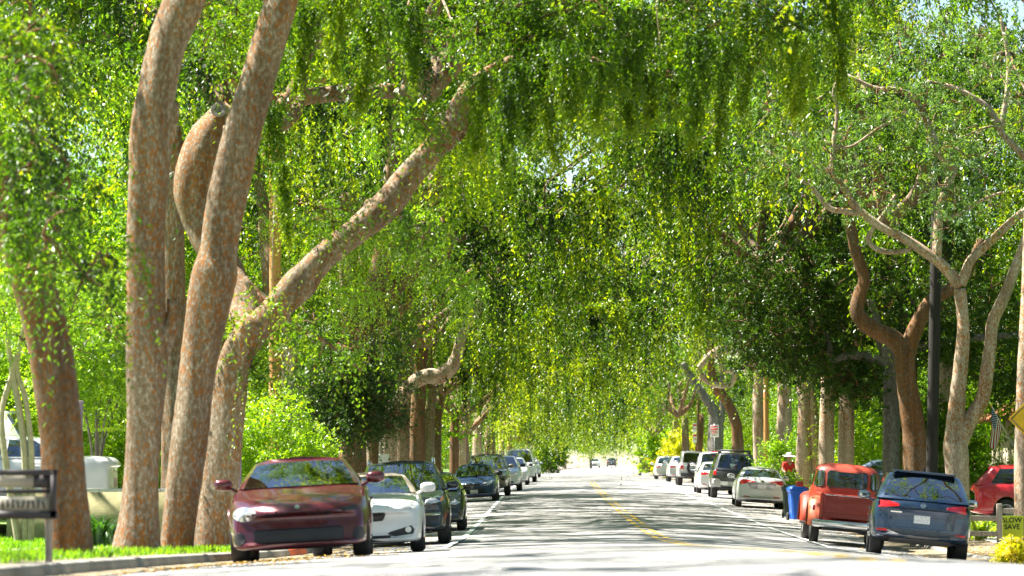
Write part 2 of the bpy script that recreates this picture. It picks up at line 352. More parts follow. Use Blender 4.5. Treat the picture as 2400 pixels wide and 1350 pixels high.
def crown_proto(seed, Rr=6.8, H=5.2, ncl=44, nsp=30, nl=60, leaf=.062, mat=None, hang=1.0, clr=.82, z0=.9, twigs=True):
    """weeping elm crown about its fork (origin): branches mesh and leaf mesh"""
    rng = np.random.default_rng(seed); ga = 2.399963
    k = np.arange(ncl); r = Rr * np.sqrt((k + .5) / ncl) * rng.uniform(.85, 1.1, ncl); a = k * ga + rng.normal(0, .25, ncl)
    dome = (1 - (r / Rr) ** 2)
    z = z0 + H * np.clip(dome, 0, 1) * rng.uniform(.35, 1.0, ncl) + rng.normal(0, .45, ncl)
    C = np.stack([r * np.cos(a), r * np.sin(a), z], -1)
    br = MB(); nm = 6; lim = []
    for j in range(nm):
        aa = 2 * math.pi * (j + rng.uniform(-.25, .25)) / nm; e = np.array([math.cos(aa) * Rr * .55, math.sin(aa) * Rr * .55, z0 + H * rng.uniform(.35, .75)])
        mid = e * .5 + rng.normal(0, .4, 3) + np.array([0, 0, .3]); pts = [np.zeros(3), e * .22 + rng.normal(0, .15, 3), mid, e]
        wood(br, pts, [.17, .14, .095, .05], seed * 31 + j, 8, .3, .12); lim.append(catmull(pts, 12))
    for c in C:
        d = [min(((c - q) ** 2).sum() for q in l[3:]) for l in lim]; l = lim[int(np.argmin(d))]
        q = l[3:][int(np.argmin([((c - p) ** 2).sum() for p in l[3:]]))]
        wood(br, [q, q * .66 + c * .34 + rng.normal(0, .28, 3), q * .3 + c * .7 + rng.normal(0, .25, 3), c], [.05, .034, .022, .010], int(rng.integers(1e6)), 6, .3, .12)
        if twigs:
            for _ in range(3):
                e = c + rng.normal(0, .6, 3) - np.array([0, 0, .3]); mm = (c + e) / 2 + rng.normal(0, .16, 3) + np.array([0, 0, .15]); wood(br, [c, mm, e], [.010, .007, .003], 1, 4, .3, .1, False)
    S = []; D = []; LN = []; DR = []; TI = []
    for ci, c in enumerate(C):
        n = int(nsp * rng.uniform(.5, 1.5)); nlg = int(n * .5); ns = n - nlg; ct = rng.normal(.44, .22)
        S.append(c + rng.normal(0, 1, (ns, 3)) * np.array([.5, .5, .3]) * clr)
        D.append(nrmz(np.column_stack([rng.normal(0, 1, (ns, 2)) + (c[:2] / Rr) * .5, rng.uniform(-.25, .55, ns)])))
        LN.append(rng.uniform(.45, 1.0, ns)); DR.append(rng.uniform(.35, .8, ns)); TI.append(np.full(ns, ct) + rng.normal(0, .08, ns))
        # hanging ropes: bunches of twigs falling from a few points
        na = 4; an = c + rng.normal(0, 1, (na, 3)) * np.array([.75, .75, .25]) * clr; al = rng.uniform(.9, 2.1, na) * hang; at_ = ct + rng.normal(0, .16, na)
        ix = rng.integers(0, na, nlg); S.append(an[ix] + rng.normal(0, .10 * clr, (nlg, 3)))
        D.append(np.column_stack([rng.normal(0, .16, (nlg, 2)), rng.uniform(-.1, .15, nlg)])); LN.append(al[ix] * rng.uniform(.6, 1.15, nlg)); DR.append(rng.uniform(.9, 1.3, nlg)); TI.append(at_[ix])
    S, D, LN, DR, TI = map(np.concatenate, (S, D, LN, DR, TI))
    A = spray_leaves(rng, S, D, LN, DR, nl, leaf, .45, TI)
    return br.mesh('branches', BARK, True, None), leaf_mesh('crown', *A, mat or LEAF), C

def bush_proto(seed, rx, ry, rz, ncl, nsp, nl, leaf, mat, droop=.35, ln=(.3, .7), wr=.55, fill=.55, shoots=0):
    """rounded shrub or low tree head about its centre base (origin on the ground): leaves only"""
    rng = np.random.default_rng(seed); v = nrmz(rng.normal(size=(ncl, 3))); rr = rng.uniform(fill, 1.0, ncl)[:, None]
    C = v * rr * np.array([rx, ry, rz]) + np.array([0, 0, rz]); S = []; D = []; T = []
    for c in C:
        n = int(nsp * rng.uniform(.6, 1.4)); s = max(rx, rz) * .16; S.append(c + rng.normal(0, s, (n, 3)))
        out = nrmz(c - np.array([0, 0, rz * .6])); D.append(nrmz(out + rng.normal(0, .7, (n, 3)) + np.array([0, 0, .25]))); T.append(np.full(n, rng.normal(.5, .13)))
    S, D, T = map(np.concatenate, (S, D, T)); S[:, 2] = np.maximum(S[:, 2], .05)
    LN = rng.uniform(ln[0], ln[1], len(S)); A = spray_leaves(rng, S, D, LN, np.full(len(S), droop), nl, leaf, wr, T)
    A[0][:, 2] = np.maximum(A[0][:, 2], .03)
    return leaf_mesh('foliage', *A, mat), C

NEAR = [crown_proto(11, 7.6, 4.6, 48, 34, 48, .085), crown_proto(12, 7.6, 4.2, 48, 34, 48, .085)]
MID = [crown_proto(21, 8.0, 5.2, 52, 38, 34, .135, hang=1.35), crown_proto(22, 8.0, 6.0, 52, 38, 34, .135, hang=1.35), crown_proto(23, 8.4, 5.4, 52, 38, 34, .135, hang=1.5)]
FAR = [crown_proto(31, 8.2, 5.5, 60, 30, 18, .20, hang=1.4, twigs=False), crown_proto(32, 8.2, 6, 60, 30, 18, .20, hang=1.4, twigs=False)]

def place_crown(t, loc, kind, i, rz, s=(1, 1, 1), mat=None, join=None):
    """crown and branches of a prototype on tree t at world loc; join: trunk point a limb reaches it from"""
    if join is not None:
        a = Vector(join) - t.location; b = Vector(loc) - t.location; mb = MB(); wood(mb, [a - Vector((0, 0, .5)), a.lerp(b, .35) + Vector((0, 0, -.1)), a.lerp(b, .7) + Vector((.05, .1, .05)), b], [.20, .18, .17, .165], int(abs(a.x * 97 + a.z * 31)), 10, .25, .1); mb.build('limb', BARK, t, True, None)
    br, lf, C = kind[i % len(kind)]
    for nm, me in (('branches', br), ('crown', lf)):
        o = link(nm, me, t); o.location = Vector(loc) - t.location; o.rotation_euler = (0, 0, rz); o.scale = s
        if nm == 'crown': o['kind'] = 'stuff'
        if mat is not None and nm == 'crown':
            o.material_slots[0].link = 'OBJECT'; o.material_slots[0].material = mat
    return t
def px_path(Z, pts):
    """pts: (x px, y px, radius px[, dZ]) in the photograph at distance Z -> world points and radii"""
    w = []; r = []
    for p in pts:
        dz = p[3] if len(p) > 3 else 0; w.append(P(p[0], p[1], Z + dz)); r.append(p[2] * (Z + dz) / 8000)
    return w, r
def tree_from(name, label, Z, trunk, limbs=(), bark=None, group=None, cat='tree', seed=1):
    """tree whose trunk and limbs follow measured lines at distance Z; foot put on the ground"""
    w, r = px_path(Z, trunk); x, y = w[0].x, w[0].y; g = gz(x, y)
    base = Vector((x, y, g)); t = empty(name, base, 0, label, cat, group)
    w[0] = base.copy(); pts = [base - Vector((0, 0, .25))] + [base + Vector((0, 0, .02))] + w[1:]; rr = [r[0] * 1.28, r[0] * 1.06] + r[1:]
    mb = MB(); wood(mb, [p - base for p in pts], rr, seed, 18, .12, .07); mb.build('trunk', bark or BARK, t, True, None)
    for k, lb in enumerate(limbs):
        w2, r2 = px_path(Z, lb); mb = MB(); wood(mb, [p - base for p in w2], r2, seed + 7 + k, 14, .12, .09); mb.build('limb', bark or BARK, t, True, None)
    return t, w
# ---------------------------------------------------------------- street trees followed from the photograph
def px_clusters(rng, Z, ells, dz):
    """ells: (x, y, rx, ry, n) -> cluster centres in the world with real depth +-dz"""
    out = []
    for (x, y, rx, ry, n) in ells:
        for _ in range(n):
            a = rng.uniform(0, 6.283); q = math.sqrt(rng.uniform(0, 1)); out.append(P(x + rx * q * math.cos(a), y + ry * q * math.sin(a), Z + rng.uniform(-dz, dz)))
    return np.array([tuple(p) for p in out])
def foliage_at(t, C, seed, nsp, nl, leaf, mat, spread=.5, ln=(.4, 1.0), droop=(.4, 1.0), longf=.3, longl=(1.0, 2.0), wr=.45, tint=.45, name='crown', twig=True, bark=None):
    rng = np.random.default_rng(seed); S = []; D = []; LN = []; DR = []; TI = []
    for c in C:
        n = max(3, int(nsp * rng.uniform(.6, 1.4))); S.append(c + rng.normal(0, 1, (n, 3)) * np.array([1, 1, .65]) * spread)
        d = nrmz(np.column_stack([rng.normal(0, 1, (n, 2)), rng.uniform(-.2, .5, n)])); lg = rng.random(n) < longf; d[lg, :2] *= .35; D.append(d)
        LN.append(np.where(lg, rng.uniform(*longl, n), rng.uniform(*ln, n))); DR.append(np.where(lg, rng.uniform(1.0, 1.5, n), rng.uniform(*droop, n))); TI.append(np.full(n, rng.normal(tint, .12)) + rng.normal(0, .06, n))
    A = spray_leaves(rng, *map(np.concatenate, (S, D, LN)), np.concatenate(DR), nl, leaf, wr, np.concatenate(TI))
    base = np.array(t.location); o = link(name, leaf_mesh(name, A[0] - base, *A[1:], mat), t); o['kind'] = 'stuff'
    if twig:
        mb = MB()
        for c in C:
            for _ in range(4):
                e = c + rng.normal(0, spread * .9, 3); m = (c + e) / 2 + rng.normal(0, .1, 3); wood(mb, [c - base, m - base, e - base], [.016, .011, .005], 1, 4, .25, .1, False)
        mb.build('twigs', bark or BARK_BROWN, t, True, None)['kind'] = 'stuff'
    return o
rg = np.random.default_rng(77)
GRP = 'street trees lining the road'
# left foreground
t, w_ = tree_from('elm_tree', 'dark leaning elm trunk at the far left behind the yard sign', 36,
    [(165, 1275, 52), (150, 1100, 50), (136, 950, 50), (108, 780, 48), (62, 620, 50), (20, 480, 47), (-40, 300, 44), (-95, 100, 40), (-130, -150, 36)], bark=BARK_BROWN, seed=3)
place_crown(t, P(-130, -150, 36) + Vector((2.2, -3, .6)), NEAR, 0, 1.0, (1, 1, .9), join=P(-130, -150, 36))
foliage_at(t, px_clusters(rg, 34, [(60, 430, 120, 150, 9), (40, 120, 140, 110, 9), (230, 640, 60, 90, 3), (120, 600, 60, 80, 3)], 1.2), 5, 18, 18, .075, LEAF, .20, (.3, .6), (.4, .9), .5, (.5, 1.1))
t, w_ = tree_from('elm_tree', 'tall orange flecked elm trunk curving up right, second from the left edge', 43,
    [(320, 1285, 56), (328, 1180, 45), (338, 1000, 42), (346, 850, 48), (343, 700, 45), (341, 550, 44), (348, 400, 45), (355, 300, 50), (370, 200, 46), (395, 100, 45), (435, 0, 49), (480, -120, 44), (520, -260, 36)],
    [[(350, 870, 30), (388, 790, 24), (405, 740, 16), (402, 700, 11)], [(395, 330, 14), (408, 270, 12), (412, 240, 8)]], seed=4)
place_crown(t, P(520, -260, 43) + Vector((3.4, 0, .3)), NEAR, 1, .4, (1, 1, .9), join=P(520, -260, 43))
t, w_ = tree_from('elm_tree', 'smooth elm trunk leaning right with a swollen joint halfway up, in the left foreground', 47,
    [(412, 1280, 40), (428, 1140, 42), (447, 1000, 45), (460, 900, 44), (475, 800, 45), (502, 655, 52), (512, 590, 44), (525, 500, 44), (557, 350, 43), (600, 200, 41), (632, 90, 40), (670, -40, 37), (700, -200, 32)], seed=5)
place_crown(t, P(700, -200, 47) + Vector((3.4, 0, .3)), NEAR, 0, 3.4, (1, 1, .9), join=P(700, -200, 47))
t, w_ = tree_from('elm_tree', 'elm with a long limb reaching diagonally over the road behind the maroon coupe', 53,
    [(500, 1270, 50), (515, 1130, 46), (530, 1000, 42), (548, 860, 41), (578, 790, 42), (605, 755, 38)],
    [[(585, 790, 38), (650, 720, 36), (700, 665, 40), (722, 640, 36), (760, 600, 33), (830, 545, 31), (905, 482, 34), (960, 412, 31), (1020, 347, 29), (1062, 300, 31), (1076, 255, 23), (1110, 205, 25), (1150, 168, 17), (1210, 140, 15), (1270, 122, 13), (1400, 145, 10), (1520, 190, 6)],
     [(590, 790, 34), (540, 650, 36, 1), (480, 545, 40, 1.4), (452, 440, 45, 1.4), (480, 330, 40, 1.4), (512, 264, 21, 1.4)],
     [(640, 735, 14), (600, 690, 10), (572, 650, 7)], [(690, 770, 6), (760, 800, 5), (850, 870, 3)]], bark=BARK, seed=6)
mb = MB(); pc = P(510, 262, 54.2); mb.lathe(Vector(pc) - t.location, (.25, -.85, .35), [(.10, .02), (.125, .05), (.12, .075), (.07, .075), (.06, .06)], 14); mb.build('pruned_stub', BARK_GREY, t)
place_crown(t, P(1150, -60, 53), NEAR, 1, 2.2, (.85, .85, .8))
foliage_at(t, px_clusters(rg, 53, [(600, 760, 70, 60, 5), (700, 780, 60, 40, 3), (800, 840, 60, 40, 3), (560, 840, 40, 60, 3), (760, 510, 100, 30, 4), (900, 530, 110, 40, 5), (1000, 560, 60, 50, 3), (1040, 300, 60, 40, 4), (1170, 90, 90, 70, 8),
    (1250, 190, 110, 70, 9), (1400, 150, 160, 90, 14), (1600, 100, 180, 110, 14), (570, 40, 110, 60, 10), (1300, 60, 160, 80, 14), (1500, 40, 180, 80, 14), (1750, 30, 160, 70, 12), (800, 0, 200, 60, 12)], 1.4), 8, 20, 22, .07, LEAF, .20, (.35, .8), (.4, .9), .45, (.6, 1.5), tint=.5)
def ropes(t, Z, lst, seed, leaf, mat, tint=.3, per=70, name='hanging_sprays'):
    """weeping twigs hanging in bunches: (x, y top, y bottom, half width px)"""
    rg_ = np.random.default_rng(seed); S = []; D = []; LN = []; TI = []
    for (x, y0, y1, hw) in lst:
        y0 -= rg_.uniform(40, 110); y1 += rg_.uniform(-50, 30); hw *= rg_.uniform(.8, 1.9); zz = Z + rg_.uniform(-2.5, 2.5); n = int(per * max(.5, (y1 - y0) / 150) * (.6 + hw / 40)); f = rg_.random(n) ** 1.7; sw = rg_.uniform(-.12, .12); tr = rg_.uniform(-.08, .22)
        for q in f:
            wd = hw * (1.7 - 1.35 * q); p = P(x + sw * (y1 - y0) * q + rg_.normal(0, wd * .5), y0 + (y1 - y0) * q * .85, zz + rg_.normal(0, wd * .5 * Z / 8000)); S.append(tuple(p))
        D.append(np.column_stack([rg_.normal(0, .25, (n, 2)), rg_.uniform(-.5, 0, n)])); LN.append(rg_.uniform(.18, .42, n)); TI.append(np.full(n, tint + tr) + rg_.normal(0, .07, n) + .2 * f)
    A = spray_leaves(rg_, np.array(S), np.concatenate(D), np.concatenate(LN), np.full(len(S), .8), 16, leaf, .45, np.concatenate(TI))
    o = link(name, leaf_mesh(name, A[0] - np.array(t.location), *A[1:], mat), t); o['kind'] = 'stuff'; return o
ropes(t, 52, [(1272, 170, 450, 26), (1205, 230, 410, 16), (1240, 200, 350, 20), (1330, 200, 330, 26), (1410, 190, 330, 18), (1462, 190, 325, 16), (1520, 200, 330, 16), (1592, 190, 385, 20), (1650, 150, 300, 22), (1700, 180, 420, 16), (1760, 120, 300, 20), (1190, 260, 330, 18), (870, 60, 300, 16), (960, 60, 240, 20), (720, 60, 260, 20), (790, 40, 210, 16), (640, 300, 470, 16), (660, 480, 620, 10), (1370, 160, 290, 22), (1560, 170, 300, 20), (1850, 120, 260, 24), (1960, 60, 230, 22), (1480, 120, 260, 26), (1130, 250, 420, 16), (1080, 320, 430, 14)], 9, .065, LEAF, .32, 90)
# left, further down the row
t, w_ = tree_from('elm_tree', 'slim elm trunk right beside the bare wooden utility pole', 87,
    [(688, 1075, 30), (682, 950, 28), (672, 830, 26), (655, 720, 22), (640, 690, 16)], [[(660, 740, 12), (610, 690, 9), (575, 655, 7)]], BARK_SUNLIT, seed=8)
place_crown(t, P(600, 400, 88.5), MID, 0, .3, mat=LEAF_LIME, join=P(640, 690, 87))  # brighter lime leaf colour stands in for sun on this elm crown
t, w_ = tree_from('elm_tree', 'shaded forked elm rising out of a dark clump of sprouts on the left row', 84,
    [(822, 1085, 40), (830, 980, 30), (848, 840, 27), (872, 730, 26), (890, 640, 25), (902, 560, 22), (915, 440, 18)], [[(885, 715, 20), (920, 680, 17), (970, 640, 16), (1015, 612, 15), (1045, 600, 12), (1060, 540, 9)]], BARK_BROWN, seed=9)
place_crown(t, P(925, 250, 85), MID, 1, 1.3, mat=LEAF_LIME, join=P(915, 440, 84))  # lime leaf colour again painted in for sunlit elm foliage
foliage_at(t, px_clusters(rg, 81, [(810, 930, 100, 60, 22), (760, 900, 60, 60, 8), (880, 880, 70, 60, 9), (840, 780, 90, 60, 6), (910, 960, 50, 40, 6), (820, 1000, 60, 25, 8), (800, 940, 90, 60, 16)], 1.3), 11, 30, 20, .07, LEAF_OAK, .30, (.3, .7), (.2, .8), .15, (.6, 1.0), .5, .25, 'trunk_sprouts')
foliage_at(t, px_clusters(rg, 70, [(830, 540, 40, 60, 4), (800, 620, 60, 50, 4), (850, 680, 30, 60, 3), (700, 520, 60, 20, 3), (1000, 560, 60, 50, 4), (940, 520, 70, 30, 4), (1090, 660, 40, 40, 3)], .8), 12, 34, 26, .06, LEAF_LIME, .2, (.3, .7), (.4, .9), .6, (.8, 1.5), name='hanging_sprays')
t, w_ = tree_from('elm_tree', 'elm with a bare S shaped limb curling out over the parked cars', 112,
    [(912, 1085, 19), (915, 1000, 17), (925, 940, 18)], [[(925, 960, 17), (945, 925, 18), (965, 900, 17), (1000, 882, 18), (1030, 882, 19), (1056, 862, 18), (1070, 835, 13), (1080, 800, 12), (1100, 750, 11), (1122, 712, 11), (1128, 680, 8), (1115, 645, 8), (1100, 600, 6), (1060, 560, 4)]], BARK_SUNLIT, seed=10)
place_crown(t, P(960, 760, 114), MID, 2, 2.0)
LROW = [(102, 876, 18, 'elm trunk directly behind the black signpost on the left row'), (121, 942, 17, 'second elm trunk right of the black signpost'), (129, 976, 18, 'bright sunlit elm trunk in the middle of the left row'),
        (139, 1003, 13, 'thin elm trunk just right of the bright sunlit one'), (147, 1021, 12, 'last elm trunk before the gap showing a pink van'), (176, 1064, 11, 'leaning elm trunk right of the pink van'), (192, 1082, 9, 'slender far elm trunk behind the tan off-roader')]
for k, (Z, x, r, lb) in enumerate(LROW):
    top = 760 + (Z - 100) * 2.0 + (70 if Z > 135 else 0)
    t, w_ = tree_from('elm_tree', lb, Z, [(x, 1090, r * 1.1), (x + 2, 1000, r), (x + 6, (1000 + top) / 2, r * .95), (x + 14, top, r * .85)], (), [BARK_SUNLIT, BARK, BARK_BROWN][k % 3], GRP, seed=20 + k)
    place_crown(t, w_[-1], MID, k, k * 1.7, (1, 1, 1.05))
# right side
t, w_ = tree_from('elm_tree', 'tan trunk cut off by the right edge of the picture', 71, [(2404, 1290, 30), (2402, 1150, 25), (2404, 1000, 24), (2412, 800, 23), (2420, 500, 20), (2430, 200, 16)], (), BARK_SUNLIT, seed=31)
place_crown(t, P(2430, -190, 71), NEAR, 0, .9, (1, 1, .9))
FE = leafmat('feathery_leaf', (.045, .090, .030), (.075, .140, .020), (.130, .210, .020), .5, .03)
t, w_ = tree_from('twin_stem_tree', 'twin stemmed tree with bare spreading branches behind the blue hatchback', 82.5,
    [(2246, 1200, 26), (2244, 1110, 27), (2240, 1050, 28), (2238, 1010, 22), (2244, 930, 18), (2256, 803, 16), (2256, 740, 14), (2250, 677, 15)],
    [[(2240, 1060, 20), (2262, 1005, 20), (2285, 968, 18), (2304, 930, 16), (2314, 867, 16), (2322, 803, 15), (2327, 753, 15), (2352, 698, 14), (2377, 634, 13), (2400, 575, 12), (2425, 480, 10), (2440, 380, 8)],
     [(2250, 672, 14), (2225, 640, 13), (2198, 612, 13), (2130, 565, 12), (2063, 529, 10), (2011, 490, 10), (1980, 446, 9), (1944, 404, 8), (1907, 381, 8), (1871, 321, 7), (1824, 264, 6), (1793, 171, 4)],
     [(2015, 500, 8), (1975, 494, 7), (1944, 487, 7), (1907, 446, 6), (1861, 404, 6), (1830, 378, 4), (1790, 350, 3)],
     [(2196, 610, 11), (2197, 560, 11), (2200, 518, 11), (2206, 477, 11), (2229, 415, 10), (2234, 394, 10), (2203, 363, 9), (2182, 311, 9), (2156, 249, 8), (2130, 223, 7), (2094, 207, 6), (2053, 207, 5), (1985, 176, 4)],
     [(2140, 572, 7), (2128, 586, 6), (2094, 591, 6), (2058, 586, 6), (2034, 562, 6), (2047, 534, 5), (2078, 493, 5), (2099, 456, 4)],
     [(2252, 668, 13), (2263, 640, 12), (2278, 607, 11), (2322, 565, 10), (2384, 508, 9), (2426, 477, 8), (2480, 420, 6)],
     [(1945, 410, 6), (1949, 389, 6), (1954, 332, 5), (1962, 264, 5), (1954, 213, 4), (1975, 161, 3)],
     [(2436, 420, 9), (2400, 368, 9), (2352, 318, 8), (2343, 300, 8), (2312, 249, 7), (2239, 207, 6), (2177, 192, 4)], [(2347, 300, 7), (2362, 200, 6), (2362, 130, 5), (2345, 40, 4)],
     [(2204, 340, 4), (2250, 325, 4), (2300, 302, 3), (2330, 295, 2)], [(2214, 515, 5), (2260, 495, 5), (2310, 465, 4), (2350, 450, 3)], [(1930, 330, 3), (1990, 345, 3), (2060, 300, 3), (2130, 265, 2)]], BARK_SUNLIT, seed=32)
foliage_at(t, px_clusters(rg, 82.5, [(1900, 250, 150, 110, 22), (2130, 320, 160, 120, 18), (2300, 250, 110, 120, 16), (2150, 120, 240, 90, 24), (1830, 380, 90, 60, 9), (2300, 430, 110, 60, 9), (2200, 480, 160, 60, 7), (1980, 420, 60, 40, 4)], 2.6), 14, 9, 20, .12, FE, .30, (.4, .9), (.2, .7), .15, (.6, 1.2), .34, .36)
t, w_ = tree_from('elm_tree', 'brown crooked elm with a wide Y fork beside the black pole', 93,
    [(2150, 1125, 32), (2145, 1040, 28), (2139, 985, 26), (2126, 909, 24), (2120, 850, 25), (2122, 822, 24)],
    [[(2122, 838, 22), (2098, 799, 21), (2060, 778, 21), (2027, 757, 21), (2009, 727, 18), (2014, 694, 16), (2026, 656, 15), (2014, 613, 15), (2002, 575, 13), (1990, 500, 11), (1985, 420, 8)],
     [(2124, 836, 20), (2134, 795, 20), (2153, 753, 20), (2174, 715, 17), (2196, 694, 16), (2225, 680, 14), (2265, 640, 11), (2300, 560, 9)]], BARK_BROWN, seed=33)
place_crown(t, P(2080, 520, 93), MID, 0, 2.5)
t, w_ = tree_from('oak_tree', 'evergreen oak with a dense dark glossy crown hanging low over the right pavement', 99,
    [(2086, 1120, 20), (2089, 1000, 19), (2087, 900, 17), (2082, 840, 16), (2060, 780, 14), (2040, 700, 10)], [[(2084, 850, 12), (2040, 838, 11), (1990, 832, 11), (1955, 842, 9), (1945, 815, 7), (1935, 780, 5)], [(2085, 845, 13), (2150, 815, 11), (2230, 795, 10), (2330, 790, 8), (2420, 780, 6)]], BARK_GREY, seed=34)
foliage_at(t, px_clusters(rg, 101, [(1870, 720, 160, 145, 150), (1975, 890, 42, 50, 16), (2045, 885, 42, 55, 18), (1770, 800, 60, 60, 16), (2230, 740, 170, 110, 100), (2345, 880, 40, 55, 14), (2030, 640, 110, 90, 44), (1900, 850, 60, 40, 14)], 2.6), 15, 14, 22, .095, LEAF_OAK, .33, (.25, .6), (.1, .6), .10, (.5, .9), .55, .42)
RROW = [(113, 1984, 19, 'straight pale elm trunk behind the cab of the orange pickup', 0), (121, 1938, 18, 'pale elm trunk between a straight one and a leaning pair', 0)]
for k, (Z, x, r, lb, ln_) in enumerate(RROW):
    t, w_ = tree_from('elm_tree', lb, Z, [(x - 2, 1105, r * 1.05), (x, 1000, r), (x + 3, 910, r), (x + 6, 820, r * .8)], (), BARK_SUNLIT, GRP, seed=40 + k)
    place_crown(t, w_[-1], MID, k + 1, 1 + k * 2.3, (1, 1, 1.1))
t, w_ = tree_from('elm_tree', 'leaning pair of elm stems meeting high up behind the blue bin', 131, [(1876, 1110, 17), (1884, 1030, 17), (1888, 960, 17), (1884, 890, 18), (1878, 820, 14)], [[(1914, 1110, 12), (1910, 1040, 13), (1902, 960, 16), (1890, 890, 15)]], BARK_SUNLIT, GRP, seed=45)
place_crown(t, P(1878, 800, 131), MID, 2, .6, (1, 1, 1.1))
t, w_ = tree_from('elm_tree', 'slim straight elm touching the second wooden pole on the right side', 160, [(1777, 1100, 12), (1777, 930, 12), (1780, 800, 10), (1784, 700, 8)], (), BARK_SUNLIT, GRP, seed=46)
place_crown(t, w_[-1], MID, 0, 4.0, (1, 1, 1.15))
t, w_ = tree_from('elm_tree', 'elm with a bare limb curled into a loop above the parked cars', 172, [(1890, 1100, 13), (1892, 960, 12), (1888, 860, 11), (1895, 760, 9)],
    [[(1888, 870, 10), (1860, 856, 9), (1830, 853, 9), (1800, 851, 9), (1741, 829, 9), (1707, 820, 9), (1681, 823, 9), (1664, 834, 8), (1648, 850, 7), (1637, 867, 7), (1648, 885, 7), (1668, 899, 7), (1690, 904, 7), (1710, 902, 7), (1721, 888, 7), (1723, 877, 7), (1712, 869, 6), (1694, 866, 6), (1688, 845, 5), (1688, 822, 4)]], BARK_SUNLIT, seed=47)
place_crown(t, P(1880, 740, 172), MID, 1, 5.0, (1, 1, 1.1))
t, w_ = tree_from('elm_tree', 'rusty brown trunk leaning left, behind the dark grey off-roader', 188, [(1732, 1075, 14), (1728, 1020, 13), (1722, 983, 12), (1703, 940, 12), (1680, 911, 12), (1667, 867, 10), (1664, 800, 8)], (), BARK_BROWN, seed=48)
place_crown(t, w_[-1], MID, 2, 1.0, (1.05, 1.05, 1.2))
t, w_ = tree_from('ash_tree', 'grey forked trunk carrying a white parking notice', 215, [(1676, 1075, 17), (1678, 1010, 18), (1678, 985, 17), (1668, 955, 13), (1645, 921, 10), (1624, 890, 8), (1600, 850, 6)], [[(1682, 1000, 12), (1692, 960, 8), (1693, 900, 7), (1700, 830, 5)]], BARK_GREY, seed=49)
place_crown(t, P(1640, 830, 215), MID, 0, 2.0, (1.05, 1.05, 1.2))

# ---------------------------------------------------------------- the rest of the avenue (not singled out in the photograph)
TPROTO = []
for k in range(4):
    rr = random.Random(60 + k); mb = MB(); lean = rr.uniform(-.3, .3)
    wood(mb, [(0, 0, -.3), (0, 0, .1), (lean * .3, .05, 1.5), (lean, rr.uniform(-.2, .2), 3.4), (lean * 1.2, rr.uniform(-.3, .3), 5.2)], [.44, .36, .29, .26, .21], 60 + k, 12, .3, .08)
    TPROTO.append((mb.mesh('trunk', [BARK, BARK_SUNLIT, BARK_BROWN, BARK][k], True, None), lean * 1.2))
def street_tree(u, Y, k, kind, rz, s=1.0, fork=5.1, label=None, toward=1.6, zs=1.0):
    X = u + cx(Y); b = Vector((X, Y, gz(X, Y))); t = empty('elm_tree', b, 0, label or 'far elm arching over the street where the trunks close up', 'tree', GRP)
    me, ln_ = TPROTO[k % 4]; o = link('trunk', me, t); o.scale = (s, s, s * fork / 5.1)
    place_crown(t, b + Vector((ln_ * s + (-toward if u > 0 else toward), 0, fork * s)), kind, k, rz, (s, s, s * zs), join=b + Vector((ln_ * s, 0, fork * s)) if Y < 230 else None); return t
rr = random.Random(5)
k = 0
for Y in (205, 222, 240, 258, 278, 300, 325, 352, 382, 415, 450, 490, 535, 585):
    street_tree(-7.6 + rr.uniform(-.4, .4), Y, k, FAR if Y > 230 else MID, rr.uniform(0, 6), rr.uniform(.95, 1.15), 3.9 if Y < 300 else 3.1); k += 1
for Y in (236, 252, 270, 290, 312, 338, 366, 398, 432, 470, 512, 560):
    street_tree(7.6 + rr.uniform(-.4, .4), Y, k, FAR if Y > 240 else MID, rr.uniform(0, 6), rr.uniform(.95, 1.15), 4.4 if Y < 300 else 3.4); k += 1
for u, Y in ((-7.7, 9), (-7.6, 23), (7.6, 14), (7.7, 30), (7.5, 45), (7.6, 58), (-9.6, 67), (7.8, 146), (-9.3, 70), (8.7, 104), (-7.7, 95), (10.3, 108)):
    street_tree(u, Y, k, NEAR if Y < 66 else MID, rr.uniform(0, 6), 1.0 if Y < 68 else 1.12, {45: 7.8, 58: 9.6, 67: 8.0, 70: 8.2, 108: 9.0, 95: 8.0}.get(Y, 6.6), 'overhanging elm mostly outside the picture whose foliage hangs in from above', {70: 4.2, 104: 4.2, 95: 2.2}.get(Y, 1.6), zs=.9 if Y < 68 else 1.1); k += 1
# ---------------------------------------------------------------- gardens behind the pavements: background trees and shrubs
BGT = [bush_proto(71, 3.6, 3.6, 4.4, 110, 24, 16, .13, LEAF_MID, .5, (.5, 1.1)), bush_proto(72, 4.2, 4.0, 5.6, 120, 24, 16, .14, LEAF_MID, .9, (.6, 1.4)), bush_proto(73, 3.2, 3.2, 3.2, 90, 24, 18, .12, LEAF_MID, .3, (.4, .9))]
def garden_tree(u, Y, k, s, mat, label, lift=1.2, group='garden trees behind the pavements', zs=1.0):
    X = u + cx(Y); b = Vector((X, Y, gz(X, Y))); t = empty('garden_tree', b, 0, label, 'tree', group)
    me, C = BGT[k % 3]; o = link('crown', me, t); o.location = (0, 0, lift); o.scale = (s, s, s * zs); o.rotation_euler = (0, 0, k * 1.9); o['kind'] = 'stuff'
    o.material_slots[0].link = 'OBJECT'; o.material_slots[0].material = mat
    tm, ln_ = TPROTO[k % 4]; q = link('trunk', tm, t); q.scale = (.55, .55, (lift + 4 * s) / 5.2); return t
rr = random.Random(9); k = 0
